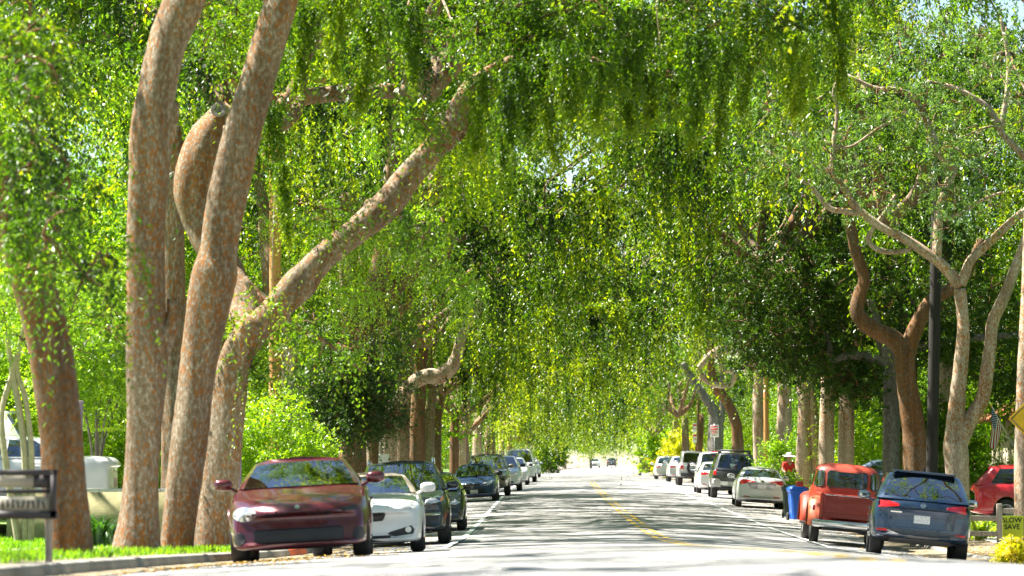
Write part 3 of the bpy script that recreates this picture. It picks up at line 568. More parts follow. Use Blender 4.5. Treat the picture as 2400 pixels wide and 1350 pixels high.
for side in (-1, 1):
    for u0, ysq, s0 in ((15.5, [58, 68, 79, 90, 102, 115, 129, 145, 162, 181, 203, 228, 258, 295, 340, 395], .85), (24, [66, 80, 95, 111, 128, 147, 168, 192, 220, 255, 300, 350, 420, 500], 1.55), (38, [88, 108, 132, 160, 195, 240, 290, 350, 430, 520, 620], 1.75), (60, [150, 200, 270, 360, 460, 600, 760], 2.4)):
        for Y in ysq:
            if side < 0 and u0 < 20 and Y < 85: continue   # open driveway on the left
            m = rr.choice([LEAF_MID, LEAF_MID, LEAF, LEAF_LIME, LEAF_OAK])
            lb = 'leafy garden tree filling the background between the %s row of trunks' % ('left' if side < 0 else 'right') if u0 < 20 else 'tall tree further back behind the %s gardens' % ('left' if side < 0 else 'right')
            garden_tree(side * (u0 + rr.uniform(-1.5, 1.5)), Y + rr.uniform(-3, 3), k, s0 * rr.uniform(.85, 1.15), m, lb, .5 if u0 < 20 else 1.0); k += 1
for u, Y, s_ in ((-12.5, 140, 1.65), (-13, 165, 1.75), (13, 150, 1.7)):
    garden_tree(u, Y, k, s_, LEAF_MID, 'tall leafy garden tree closing the gap above the %s row' % ('left' if u < 0 else 'right'), 2.5); k += 1
# ---------------------------------------------------------------- vehicles
BLK = M('black_trim', (.018, .018, .02), .5, var=.2); TYRE = M('tyre_rubber', (.022, .021, .02), .85, var=.25, bump=.3); CHROME = M('chrome', (.62, .62, .62), .12, 1, var=.05)
ALLOY = M('alloy', (.45, .45, .46), .3, 1, var=.08); DARKIN = M('interior_cloth', (.035, .034, .036), .9); TANIN = M('tan_cloth', (.30, .24, .17), .9)
LAMP = M('headlamp', (.62, .64, .66), .08, .55, 1, var=.25, vscale=18); TAIL = M('tail_lamp', (.55, .012, .015), .12, 0, 1, var=.25, vscale=14); AMBER = M('amber_lens', (.8, .25, .02), .15, 0, 1)
PLATE = M('number_plate', (.75, .76, .78), .5, var=.2, vscale=25); LENSW = M('clear_lens', (.8, .78, .72), .1, 0, 1)
GLASS = glass('car_glass'); GLASSD = glass('tinted_glass', (.10, .12, .12), .12); GLASSB = glass('sky_glass', (.30, .40, .50), .22)
def loft_body(sp):
    L, W = sp['L'], sp['W']; wr_ = sp.get('wheel_r', .33); ra = wr_ * sp.get('arch', 1.16); z0 = sp.get('clear', .2)
    wy = (sp.get('fw', .86), L - sp.get('rw', .88))
    st = set(np.linspace(0, L, 40)); st |= {.015, .04, .08, .13, .2, L - .015, L - .04, L - .08, L - .13, L - .2}
    for y in wy:
        for f in (-1, -.985, -.9, -.75, -.5, -.25, 0, .25, .5, .75, .9, .985, 1): st.add(y + ra * f)
    st = np.array(sorted(s for s in st if 0 <= s <= L)); st = st[np.concatenate([[True], np.diff(st) > .006])]
    ty, tz = zip(*sp['top']); top = np.interp(st, ty, tz)
    sm = np.interp(st + .06, ty, tz) * .25 + np.interp(st - .06, ty, tz) * .25 + top * .5; top = sm
    pf = np.array([(0, 0), (.5, 0), (.80, .005), (.92, .03), (.97, .10), (.99, .28), (1.0, .5), (.992, .68), (.972, .82), (.93, .925), (.85, .975), (.6, 1.0), (.3, 1.0), (0, 1.0)]) if 'prof' not in sp else np.array(sp['prof'])
    pf = catmull(np.column_stack([pf, np.zeros(len(pf))]), 30)[:, :2]; m = len(pf)
    zc = sp.get('zc', .52); rows = []
    for i, s in enumerate(st):
        wf = sp.get('nf', .16) * max(0, 1 - s / sp.get('af', .9)) ** 2.2; wb = sp.get('nb', .12) * max(0, 1 - (L - s) / sp.get('ab', .8)) ** 2.2
        w_ = W / 2 * (1 - wf - wb); x = pf[:, 0] * w_
        bz = z0 + sp.get('fup', .06) * max(0, 1 - s / .5) + sp.get('rup', .10) * max(0, 1 - (L - s) / .6)
        z = bz + (top[i] - bz) * pf[:, 1] + sp.get('crown', .03) * (1 - pf[:, 0] ** 2) * (pf[:, 1] > .9)
        e = 1.0
        for d in (s, L - s):
            if d < .16: e = min(e, .80 + .20 * math.sqrt(max(0, 1 - (1 - d / .16) ** 2)))
        z = zc + (z - zc) * e; x = x * (.93 + .07 * (e - .8) / .2)
        y = np.full(m, s)
        ff = max(0, 1 - s / (.28 * L)); fb = max(0, 1 - (L - s) / (.24 * L))
        y += ff * (sp.get('bow', .26) * pf[:, 0] ** 2.6 + sp.get('lean', .16) * np.clip(pf[:, 1] - .45, 0, 1) ** 1.3) - fb * (sp.get('rbow', .18) * pf[:, 0] ** 2.6 + sp.get('rlean', .08) * np.clip(pf[:, 1] - .5, 0, 1) ** 1.2)
        for yw in wy:
            d = abs(s - yw)
            if d < ra: z = np.maximum(z, wr_ + math.sqrt(ra * ra - d * d) * (pf[:, 1] < .93))
        rows.append(np.stack([x, y - L / 2, z], -1))
    G = np.array(rows); mir = G[:, ::-1][:, 1:-1] * np.array([-1, 1, 1]); A = np.concatenate([G, mir], 1)
    n, q, _ = A.shape; idx = np.arange(n * q).reshape(n, q); nx = np.roll(idx, -1, 1)
    F = [tuple(f) for f in np.stack([idx[:-1], nx[:-1], nx[1:], idx[1:]], -1).reshape(-1, 4)]
    mb = MB(); mb.add(A.reshape(-1, 3), F); 
    for i in (0, n - 1):   # end caps: strips across
        mb.f += [(int(idx[i, k]), int(idx[i, k + 1]), int(idx[i, (q - k - 1) % q]), int(idx[i, (q - k) % q])) if k > 0 else (int(idx[i, 0]), int(idx[i, 1]), int(idx[i, q - 1])) for k in range(m - 2)] + [(int(idx[i, m - 2]), int(idx[i, m - 1]), int(idx[i, m]))]
    return mb, wy, wr_
def greenhouse(sp):
    """returns paint MB, dict name -> list of MB panes, base outline"""
    L = sp['L']; sc, swt, srt, srb = sp['gh']; zc_, zb_, zr, zr2 = sp['ghz']; wb, wr = sp['ghw']; bow = sp.get('gbow', .16); rb = sp.get('grbow', .10)
    cols = []   # (base x, base s, roof x, roof s, label of the face to the next column)
    for f, nm in ((0, 'windshield'), (.3, 'windshield'), (.6, 'windshield'), (.90, 'A')):
        cols.append((wb * f, sc - bow * (1 - f ** 2), wr * f, swt - bow * .6 * (1 - f ** 2), nm))
    cols.append((wb * .985, sc + .10, wr * .985, swt + .07, 'A'))
    s0b, s0r, s1b, s1r = sc + .20, swt + .14, srb - .14, srt - .10
    dv = sp.get('sides', [(0, 'side_window'), (.42, 'B'), (.47, 'side_window'), (.90, 'C')])
    for f, nm in dv: cols.append((wb, s0b + (s1b - s0b) * f, wr, s0r + (s1r - s0r) * f, nm))
    cols.append((wb, s1b, wr, s1r, 'C')); cols.append((wb * .975, srb - .05, wr * .975, srt - .035, 'C'))
    for f, nm in ((.86, 'rear_window'), (.55, 'rear_window'), (.25, 'rear_window'), (0, None)):
        cols.append((wb * f, srb + rb * (1 - f ** 2), wr * f, srt + rb * .6 * (1 - f ** 2), nm))
    T = sp.get('rows', [0, .08, .36, .64, .92, 1.0]); n = len(cols); ring = {}
    def pt(c, t, side):
        bx, bs, rx, rs, _ = c
        zb = zc_ + (zb_ - zc_) * np.clip((bs - sc) / max(.1, srb - sc), 0, 1) - .03; zt = zr + (zr2 - zr) * np.clip((rs - swt) / max(.1, srt - swt), 0, 1) + .03 * (1 - (rx / wr) ** 2)
        bul = .035 * math.sin(math.pi * t); x = bx + (rx - bx) * t; s = bs + (rs - bs) * t
        ex = 1 + bul * (1 if abs(bx) > .9 * wb else .4); return (side * x * ex, s - L / 2, zb + (zt - zb) * t + (bul * .5 if abs(bx) < .95 * wb else 0))
    pm = MB(); panes = {}; base = [pt(c, 0, 1) for c in cols]
    for side in (1, -1):
        for k in range(n - 1):
            nm = cols[k][4]
            for r in range(len(T) - 1):
                q = [pt(cols[k], T[r], side), pt(cols[k + 1], T[r], side), pt(cols[k + 1], T[r + 1], side), pt(cols[k], T[r + 1], side)]
                if nm in ('windshield', 'side_window', 'rear_window', 'corner_window') and 1 <= r <= len(T) - 3:
                    key = nm if nm in ('windshield', 'rear_window') else (nm, side, k); panes.setdefault(key, MB()).add(q, [(0, 1, 2, 3)])
                else: pm.add(q, [(0, 1, 2, 3)])
    fr = [-1, -.8, -.4, 0, .4, .8, 1]
    for k in range(n - 1):
        a = pt(cols[k], 1, 1); b = pt(cols[k + 1], 1, 1); cr = sp.get('roofcrown', .045)
        def rp(p, f):
            e = min(1, .35 + .65 * min(1, (p[1] - (swt - L / 2) + bow) / .35)) * min(1, max(0, ((srt - L / 2) + rb - p[1]) / .35)) ; return (p[0] * f, p[1], p[2] + cr * (1 - f * f) * max(e, 0) + (.018 if abs(f) < 1 else 0))
        for i in range(6): pm.add([rp(a, fr[i]), rp(a, fr[i + 1]), rp(b, fr[i + 1]), rp(b, fr[i])], [(0, 1, 2, 3)])
    return pm, panes, base
def weld(mb, d=1e-4):
    bm = bmesh.new(); vs_ = [bm.verts.new(v) for v in mb.v]
    for f in mb.f:
        try: bm.faces.new([vs_[i] for i in f])
        except ValueError: pass
    bmesh.ops.remove_doubles(bm, verts=bm.verts[:], dist=d); bmesh.ops.dissolve_degenerate(bm, dist=1e-5, edges=bm.edges[:])
    bm.verts.index_update(); o = MB(); o.add([v.co for v in bm.verts], [[v.index for v in f.verts] for f in bm.faces]); bm.free(); return o
def patch(bvh, poly, face, off=.006, thick=.0, rings=(1.0, .94, .6, .25), dense=1):
    """a raised piece following the body: poly in (across, up) metres; face F, R (front, rear), l, r (sides: poly in (along, up))"""
    P_ = []
    for i in range(len(poly)):
        a = np.array(poly[i]); b = np.array(poly[(i + 1) % len(poly)]); ns = max(1, int(np.linalg.norm(b - a) / .09))
        for j in range(ns): P_.append(a + (b - a) * j / ns)
    P_ = np.array(P_); c = P_.mean(0); vs_ = []; fs = []; n = len(P_)
    dr = {'F': Vector((0, 1, 0)), 'R': Vector((0, -1, 0)), 'l': Vector((1, 0, 0)), 'r': Vector((-1, 0, 0))}[face]
    def hit(q, o):
        p0 = Vector((q[0], -9 if face == 'F' else 9, q[1])) if face in 'FR' else Vector((-9 if face == 'l' else 9, q[0], q[1]))
        h = bvh.ray_cast(p0, dr)[0]
        if h is None:
            h = bvh.find_nearest(Vector((q[0], (-sp_L[0] if face == 'F' else sp_L[0]), q[1])) if face in 'FR' else Vector(((-1 if face == 'l' else 1), q[0], q[1])))[0]
        return Vector(h) - dr * o
    for ri, r in enumerate(rings):
        for q in P_: vs_.append(hit(c + (q - c) * r, -.012 if ri == 0 else off))
    vs_.append(hit(c, off))
    for r in range(len(rings) - 1):
        for k in range(n): fs.append((r * n + k, r * n + (k + 1) % n, (r + 1) * n + (k + 1) % n, (r + 1) * n + k))
    b = (len(rings) - 1) * n
    for k in range(n): fs.append((b + k, b + (k + 1) % n, len(vs_) - 1))
    return MB().add(vs_, fs)
sp_L = [2.3]
def oval(x, z, rx, rz, n=14, a0=0): return [(x + rx * math.cos(a0 + 6.2832 * k / n), z + rz * math.sin(a0 + 6.2832 * k / n)) for k in range(n)]
def rect(x, z, w_, h): return [(x - w_ / 2, z - h / 2), (x + w_ / 2, z - h / 2), (x + w_ / 2, z + h / 2), (x - w_ / 2, z + h / 2)]
WHEELS = {}
def wheel_mesh(r, wd, rimf=.64):
    k = (round(r, 3), round(wd, 3), rimf)
    if k not in WHEELS:
        h = wd / 2; t = MB().lathe((0, 0, 0), (1, 0, 0), [(r * rimf, -h * .8), (r * .90, -h), (r * .985, -h * .75), (r, -h * .3), (r, h * .3), (r * .985, h * .75), (r * .90, h), (r * rimf, h * .8)], 28)
        rim = MB().lathe((0, 0, 0), (1, 0, 0), [(r * rimf * 1.0, -h * .86), (r * rimf * .86, -h * .9), (r * rimf * .8, -h * .55), (r * .1, -h * .5), (r * .1, h * .5), (r * rimf * .8, h * .55), (r * rimf * .86, h * .9), (r * rimf, h * .86)], 24)
        for q in range(5):
            a = q * 2 * math.pi / 5
            for sx in (-1, 1): rim.box((sx * h * .62, math.cos(a) * r * rimf * .45, math.sin(a) * r * rimf * .45), (.03, r * rimf * .82, .06), M=Matrix.Rotation(a, 3, 'X'))
        WHEELS[k] = (t.mesh('tyre', TYRE), rim.mesh('rim', ALLOY))
    return WHEELS[k]
def add_wheels(root, pos, r, wd, rimf=.64, rimmat=None):
    t, rim = wheel_mesh(r, wd, rimf)
    for p in pos:
        o = link('wheel', t, root); o.location = (p[0], p[1], r); q = link('rim', rim, o)
        if rimmat: q.material_slots[0].link = 'OBJECT'; q.material_slots[0].material = rimmat
def seat_mesh(mb, x, y, z):
    mb.box((x, y, z - .1), (.46, .12, .52), bev=.04); mb.box((x, y + .03, z + .24), (.24, .09, .17), bev=.03)
def car(name, label, sp, mat, xpx, Z, face=1, yaw=0, det=(), glassm=None, group=None, interior=None, cat='car', loc=None, roofmat=None, rails=False, doors=True):
    """face 1: nose towards the camera, -1: tail towards the camera. Z: distance of the nearer end"""
    root = empty(name, (0, 0, 0), 0, label, cat, group); L = sp['L']; sp_L[0] = L / 2
    mb, wy, wr_ = loft_body(sp); mb = weld(mb); bvh = BVHTree.FromPolygons([Vector(v) for v in mb.v], mb.f)
    mb.build('body', mat, root, True, R(38)); gm = glassm or GLASS
    if 'gh' in sp:
        pm, panes, base = greenhouse(sp); weld(pm).build('roof', roofmat or mat, root, True, R(38))
        for k, v in panes.items():
            nm = k if isinstance(k, str) else k[0]; weld(v).build(nm, sp.get('rglass', gm) if nm != 'windshield' else gm, root)
        it = MB(); b2 = [(x * .96, y * .97, z + .05) for x, y, z in base]; b3 = [(-x, y, z) for x, y, z in b2]
        for k in range(len(b2) - 1): it.add([b2[k], b2[k + 1], b3[k + 1], b3[k]], [(0, 1, 2, 3)])
        sc, swt, srt, srb = sp['gh']; zs = sp['ghz'][2] - .44
        for x in (-.38, .38): seat_mesh(it, x, (swt + .55) - L / 2, zs)
        if srb - sc > 2.3:
            for x in (-.4, .4): seat_mesh(it, x, min(swt + 1.45, srt - .1) - L / 2, zs - .02)
        it.tube([(.38 + .17 * math.cos(a), sc + .50 - L / 2, sp['ghz'][0] + .06 + .17 * math.sin(a)) for a in np.linspace(0, 6.28, 14)], .016, 6, False)
        it.box((0, swt + .02 - L / 2, sp['ghz'][2] - .12), (.22, .03, .06), bev=.01)
        it.build('interior', interior or DARKIN, root)
    ub = MB().box((0, 0, sp.get('clear', .2) + .12), (sp['W'] * .62, L * .86, .26), bev=.03); ub.build('underbody', BLK, root)
    tw = sp.get('tw', .215); xw = sp['W'] / 2 - tw / 2 - .025
    add_wheels(root, [(sx * xw, y - L / 2, 0) for y in wy for sx in (-1, 1)], wr_, tw, sp.get('rimf', .64), sp.get('rim'))
    for (nm, m, poly, fc, mirror, off) in det:
        for sgn in ((1, -1) if mirror else (1,)):
            patch(bvh, [(sgn * x, z) for x, z in poly] if fc in 'FR' else poly, fc, off).build(nm, m, root)
    if doors and 'gh' in sp:
        z0 = sp.get('clear', .2) + .14; sc, swt, srt, srb = sp['gh']; zt = sp['ghz'][0] - .06; a, b = wy[0] + wr_ * 1.25 - L / 2, wy[1] - wr_ * 1.2 - L / 2; md = (a + b) / 2
        segs = [(a, md - .012), (md + .012, b)] if sp.get('doors', 4) == 4 else [(a, b)]
        for fc in 'lr':
            for (p, q) in segs:
                d = patch(bvh, [(p, z0), (q, z0), (q, zt), (p, zt)], fc, .006).build('door', mat, root)
                sx = -1 if fc == 'l' else 1; h = bvh.ray_cast(Vector((sx * 9, q - .18, zt - .1)), Vector((-sx, 0, 0)))[0]
                if h: MB().box((h.x + sx * .02, h.y, h.z), (.035, .17, .035), bev=.012).build('handle', CHROME if sp.get('chrome_handle') else mat, d)
    if sp.get('mirror', True) and 'gh' in sp:
        sc = sp['gh'][0]
        for sx in (-1, 1):
            c = Vector((sx * (sp['ghw'][0] + .175), sc + .28 - L / 2, sp['ghz'][0] + .09)); m_ = MB(); bm = bmesh.new(); bmesh.ops.create_icosphere(bm, subdivisions=3, radius=1)
            for v in bm.verts: v.co = (math.copysign(abs(v.co.x) ** .7, v.co.x) * .125, v.co.y * .085, math.copysign(abs(v.co.z) ** .75, v.co.z) * .078)
            m_.add([c + v.co for v in bm.verts], [[v.index for v in f.verts] for f in bm.faces]); bm.free()
            m_.tube([c + Vector((-sx * .05, 0, -.03)), c + Vector((-sx * .19, .03, -.10))], .022, 8); o = m_.build('wing_mirror', sp.get('mirmat', mat), root)
            MB().box(c + Vector((0, .075, 0)), (.19, .012, .11), bev=.004).build('mirror_glass', CHROME, o)
    if rails:
        sc, swt, srt, srb = sp['gh']; z = sp['ghz'][2]; x = sp['ghw'][1] - .02
        for sx in (-1, 1): MB().tube(catmull([(sx * x, swt + .2 - L / 2, z - .01), (sx * x, swt + .32 - L / 2, z + .085), (sx * x, (swt + srt) / 2 - L / 2, z + .10), (sx * x, srt - .3 - L / 2, z + .075), (sx * x, srt - .15 - L / 2, z - .01)], 16), .022, 8).build('roof_rail', CHROME if rails == 1 else BLK, root)
    settle(root, xpx, Z, L, face, yaw, loc); return root, bvh
def settle(root, xpx, Z, L, face, yaw=0, loc=None):
    if loc is None:
        q = P(xpx, 1200, Z); Yc = Z + L / 2; X = q.x + float(cx(Yc) - cx(Z)) - math.sin(yaw) * L / 2 * 1.0
    else: X, Yc = loc[0], loc[1]
    dx = (gz(X + .7, Yc) - gz(X - .7, Yc)) / 1.4; dy = (gz(X, Yc + 1.4) - gz(X, Yc - 1.4)) / 2.8
    nrm = Vector((-dx, -dy, 1)).normalized(); a = yaw + (0 if face > 0 else math.pi) - math.atan(float(cx(Yc + 1) - cx(Yc - 1)) / 2)
    xa = Vector((math.cos(a), math.sin(a), 0)); xa = (xa - nrm * xa.dot(nrm)).normalized(); ya = nrm.cross(xa)
    root.rotation_euler = Matrix((xa, ya, nrm)).transposed().to_euler(); root.location = (X, Yc, gz(X, Yc) + .002 + (loc[2] if loc is not None and len(loc) > 2 else 0))
def sedan_spec(L=4.6, W=1.78, H=1.45, **k):
    d = dict(L=L, W=W, top=[(0, .70), (.18, .76), (.6, .86), (1.2, .96), (2.4, .97), (L - .9, 1.0), (L - .5, 1.03), (L - .12, 1.00), (L, .92)], gh=(1.15, 1.98, L - 1.55, L - .72), ghz=(.97, 1.02, H - .07, H - .10), ghw=(W / 2 - .085, W / 2 - .30), clear=.20, fw=.88, rw=1.0)
    d.update(k); return d
def suv_spec(L=4.7, W=1.86, H=1.72, **k):
    d = dict(L=L, W=W, top=[(0, .84), (.12, .93), (.5, 1.00), (1.1, 1.09), (2.4, 1.10), (L - .3, 1.13), (L - .08, 1.10), (L, 1.0)], gh=(1.05, 1.75, L - .62, L - .20), ghz=(1.09, 1.13, H - .07, H - .10), ghw=(W / 2 - .09, W / 2 - .29), clear=.27, wheel_r=.36, tw=.235, fw=.9, rw=.98, zc=.62, rlean=.02, nb=.08,
             sides=[(0, 'side_window'), (.33, 'B'), (.37, 'side_window'), (.66, 'B'), (.70, 'side_window'), (.92, 'C')])
    d.update(k); return d
def head(x0, x1, z0, z1, s=.06): return [(x0, z0 + s * .4), (x0 + (x1 - x0) * .5, z0), (x1, z0 + s), (x1 - .02, z1), (x0 + (x1 - x0) * .45, z1 - s * .3)]
def tailp(x0, x1, z0, z1): return [(x0, (z0 + z1) / 2), (x0 + (x1 - x0) * .45, z0 + .01), (x1, z0), (x1, z1), (x0 + (x1 - x0) * .4, z1 - .01)]
def std_front(z, w_, hl=(.38, .78), gz_=(.40, .52), low=(.22, .36)):
    return [('headlight', LAMP, head(hl[0], hl[1], z - .14, z + .03), 'F', True, .008), ('grille', BLK, rect(0, sum(gz_) / 2, .8, gz_[1] - gz_[0]), 'F', False, .006), ('air_intake', BLK, rect(0, sum(low) / 2, 1.1, low[1] - low[0]), 'F', False, .006), ('number_plate', PLATE, rect(0, .46, .30, .15), 'F', False, .018)]
def std_rear(z, hl=(.42, .80), dz=.16, plate=.70):
    return [('tail_light', TAIL, tailp(hl[0], hl[1], z - dz, z), 'R', True, .010), ('number_plate', PLATE, rect(0, plate, .31, .155), 'R', False, .014), ('bumper_insert', BLK, rect(0, .32, 1.1, .09), 'R', False, .006), ('reflector', TAIL, rect(.58, .42, .20, .035), 'R', True, .008)]
PC = 'cars parked along the left kerb'; PR = 'cars parked along the right kerb'
# --- left row, noses towards us
MAROON = paint('maroon_paint', (.085, .004, .009), .26, .35, .02)
sp = dict(L=4.56, W=1.83, top=[(0, .60), (.12, .68), (.5, .78), (1.3, .93), (2.6, .95), (3.6, 1.00), (4.3, 1.02), (4.5, .98), (4.56, .85)], gh=(1.30, 2.25, 2.95, 4.10), ghz=(.93, 1.01, 1.29, 1.26), ghw=(.82, .60), clear=.15, fw=.92, rw=.95, zc=.45, bow=.36, lean=.22, nf=.13, doors=2, fup=.0,
          sides=[(0, 'side_window'), (.55, 'B'), (.60, 'side_window'), (.88, 'C')], tw=.225, wheel_r=.325)
det = [('headlight', LAMP, oval(-.68, .61, .165, .10), 'F', False, .012), ('headlight', BLK, [(.48, .57), (.80, .60), (.86, .70), (.80, .74), (.74, .66), (.5, .63)], 'F', False, .004), ('grille', BLK, [(-.43, .55), (-.12, .57), (-.10, .60), (-.25, .625), (-.42, .60)], 'F', False, .004), ('grille', BLK, [(.43, .55), (.12, .57), (.10, .60), (.25, .625), (.42, .60)], 'F', False, .004),
       ('air_intake', BLK, [(-.52, .23), (.52, .23), (.58, .30), (.50, .385), (-.50, .385), (-.58, .30)], 'F', False, .004), ('fog_lamp', BLK, oval(.76, .30, .085, .085), 'F', True, .008), ('badge', CHROME, oval(0, .67, .035, .03), 'F', False, .008)]
car('maroon_coupe', 'dusty maroon coupe with one dark headlamp socket, parked nearest on the left', sp, MAROON, 702, 43, 1, R(2.2), det, glass('coupe_glass', (.30, .40, .36), .16))
WHITEP = paint('white_paint_car', (.72, .72, .71), .3, 0, .08)
sp = dict(L=4.24, W=1.79, top=[(0, .64), (.12, .72), (.5, .80), (1.45, .92), (2.6, .93), (3.6, .97), (4.1, .95), (4.24, .84)], gh=(1.55, 2.15, 2.75, 3.35), ghz=(.92, .97, 1.23, 1.20), ghw=(.79, .60), clear=.15, fw=.85, rw=.88, zc=.46, bow=.30, lean=.24, nf=.12, doors=2, sides=[(0, 'side_window'), (.80, 'C')], fup=.02)
det = [('headlight', LAMP, [(.44, .68), (.70, .66), (.80, .72), (.76, .79), (.6, .76)], 'F', True, .010), ('grille', BLK, [(.05, .49), (.25, .50), (.30, .60), (.26, .635), (.06, .63)], 'F', True, .006), ('air_intake', BLK, [(.30, .30), (.42, .25), (.72, .28), (.78, .43), (.70, .42), (.35, .33)], 'F', True, .006), ('fog_lamp', LENSW, oval(.64, .35, .05, .05), 'F', True, .014),
       ('air_intake', BLK, [(-.30, .18), (.30, .18), (.38, .28), (-.38, .28)], 'F', False, .004), ('badge', CHROME, oval(0, .66, .04, .035), 'F', False, .008)]
car('white_roadster', 'white roadster with a tan soft top behind the maroon coupe', sp, WHITEP, 862, 52.5, 1, R(1.6), det, GLASSB, interior=TANIN, roofmat=M('soft_top', (.33, .28, .21), .95))
BLACKP = paint('black_blue_paint', (.010, .013, .020), .22, .2, .03)
sp = suv_spec(5.05, 1.94, 1.73, gh=(1.25, 2.0, 4.45, 4.85), ghw=(.88, .68), clear=.24, wheel_r=.37, tw=.24, lean=.14, bow=.30)
det = [('headlight', LAMP, [(.40, .80), (.62, .79), (.82, .86), (.88, .99), (.80, 1.0), (.5, .90)], 'F', True, .012), ('indicator', AMBER, [(.80, .84), (.87, .88), (.89, .98), (.85, .99), (.80, .92)], 'F', True, .022), ('grille', BLK, [(-.40, .66), (.40, .66), (.46, .86), (-.46, .86)], 'F', False, .008), ('fog_trim', CHROME, rect(.63, .61, .34, .05), 'F', True, .02), ('fog_recess', BLK, rect(.63, .56, .38, .17), 'F', True, .006),
       ('air_intake', BLK, rect(0, .48, 1.2, .18), 'F', False, .006), ('badge', CHROME, oval(0, .78, .09, .07), 'F', False, .016), ('number_plate', PLATE, rect(0, .58, .30, .15), 'F', False, .02)]
car('black_suv', 'black people carrier with silver roof rails behind the white roadster', sp, BLACKP, 943, 68, 1, R(1.0), det, glass('suv_glass', (.26, .32, .40), .30), rails=1)
sp = sedan_spec(4.46, 1.745, 1.49, top=[(0, .66), (.15, .76), (.5, .86), (1.0, 1.0), (2.4, 1.02), (3.6, 1.08), (4.3, 1.08), (4.46, .95)], gh=(.95, 2.0, 3.1, 4.2), ghz=(.99, 1.07, 1.42, 1.38))
det = std_front(.78, 1.745, (.46, .80)); car('black_hatchback', 'small black hatchback half hidden behind the black people carrier', sp, paint('black_paint', (.008, .009, .010), .22, .2, .03), 1010, 84, 1, R(.5), det, GLASS)
DBLUE = paint('dark_blue_paint', (.020, .050, .12), .25, .4, .03)
det = [('headlight', LAMP, head(.24, .80, .62, .80, .10), 'F', True, .010), ('grille', BLK, rect(0, .64, .5, .05), 'F', False, .006), ('air_intake', BLK, [(-.55, .20), (.55, .20), (.42, .52), (-.42, .52)], 'F', False, .006), ('badge', CHROME, oval(0, .68, .06, .045), 'F', False, .012), ('fog_recess', BLK, [(.62, .24), (.80, .28), (.78, .44), (.68, .40)], 'F', True, .006), ('number_plate', PLATE, rect(0, .40, .30, .14), 'F', False, .02)]
car('blue_sedan', 'dark blue sedan with a wide black mouth, parked in mid distance on the left', sedan_spec(4.64, 1.776, 1.46, mirmat=BLK), DBLUE, 1112, 130, 1, R(-.5), det)
TANP = paint('tan_grey_paint', (.24, .21, .19), .3, .5, .1)
det = [('headlight', LAMP, rect(.70, .95, .30, .26), 'F', True, .012), ('grille', CHROME, rect(0, .92, .85, .28), 'F', False, .010), ('bumper', TANP, rect(0, .62, 1.7, .26), 'F', False, .05), ('fog_recess', BLK, oval(.68, .70, .08, .06), 'F', True, .06), ('tow_cover', BLK, rect(.45, .55, .16, .06), 'F', False, .06), ('air_intake', BLK, rect(0, .42, 1.0, .10), 'F', False, .01)]
car('tan_off_roader', 'tan grey off-roader with a roof rack behind the dark blue sedan', suv_spec(4.8, 1.93, 1.80, gh=(1.25, 1.85, 4.2, 4.6), ghz=(1.15, 1.17, 1.73, 1.72), top=[(0, .95), (.1, 1.04), (.5, 1.10), (1.2, 1.15), (4.5, 1.17), (4.8, 1.05)], clear=.32, wheel_r=.39), TANP, 1142, 143, 1, 0, det, glass('bright_glass', (.5, .6, .65), .4), rails=1)
SILV = paint('silver_paint', (.66, .66, .67), .3, .35, .04)
car('silver_crossover', 'silver crossover with black mirrors right behind the tan off-roader', suv_spec(4.6, 1.84, 1.68, mirmat=BLK), SILV, 1177, 158, 1, 0, std_front(.92, 1.84, (.46, .84), (.55, .72), (.34, .46)), GLASSD)
car('grey_sedan', 'light grey car between a silver crossover and a white van in the far left row', sedan_spec(4.6, 1.8, 1.5, mirmat=BLK), paint('light_grey_paint', (.50, .52, .53), .3, .3, .06), 1201, 180, 1, 0, std_front(.80, 1.8), GLASSB)
car('white_van', 'tall white van in the far left row', suv_spec(4.9, 1.95, 1.95, gh=(1.0, 1.7, 4.4, 4.7), ghz=(1.1, 1.14, 1.88, 1.86)), WHITEP, 1218, 196, 1, 0, std_front(.95, 1.95, (.5, .88), (.58, .75), (.36, .5)), GLASSB)
car('pale_sedan', 'pale blue white sedan furthest along the left row', sedan_spec(4.5, 1.78, 1.5), paint('ice_paint', (.55, .60, .68), .3, .2, .05), 1240, 262, 1, 0, std_front(.8, 1.78), GLASSB)
# --- right row, tails towards us
BLUEP = paint('blue_metal_paint', (.016, .042, .095), .24, .5, .06)
GREYPL = M('grey_plastic', (.12, .12, .125), .6)
sp = suv_spec(4.6, 1.86, 1.66, gh=(1.10, 1.80, 3.75, 4.42), ghz=(1.04, 1.10, 1.58, 1.55), top=[(0, .80), (.12, .90), (.5, .98), (1.1, 1.05), (3.8, 1.10), (4.4, 1.10), (4.55, 1.05), (4.6, .95)], ghw=(.86, .66), rbow=.16, rlean=.05, rglass=glass('rear_tint', (.10, .11, .12), .16), nb=.06)
det = [('tail_light', TAIL, [(.42, .94), (.66, .90), (.90, .86), (.92, 1.02), (.70, 1.04), (.44, .985)], 'R', True, .012), ('tailgate', BLUEP, [(-.62, .55), (.62, .55), (.66, .86), (.60, .90), (-.60, .90), (-.66, .86)], 'R', False, .010), ('number_plate', PLATE, rect(0, .72, .31, .155), 'R', False, .022), ('bumper_insert', GREYPL, [(-.88, .30), (.88, .30), (.90, .52), (-.90, .52)], 'R', False, .014), ('reflector', TAIL, rect(.72, .48, .2, .04), 'R', True, .026), ('exhaust_tip', BLK, oval(.62, .34, .07, .05), 'R', False, .02), ('badge', CHROME, oval(0, .98, .06, .05), 'R', False, .012), ('lettering', CHROME, rect(.48, .83, .22, .022), 'R', False, .018)]
root, bv = car('blue_hatchback', 'metallic blue crossover seen from behind, parked nearest on the right', sp, BLUEP, 2153, 63, -1, R(-4.2), det)
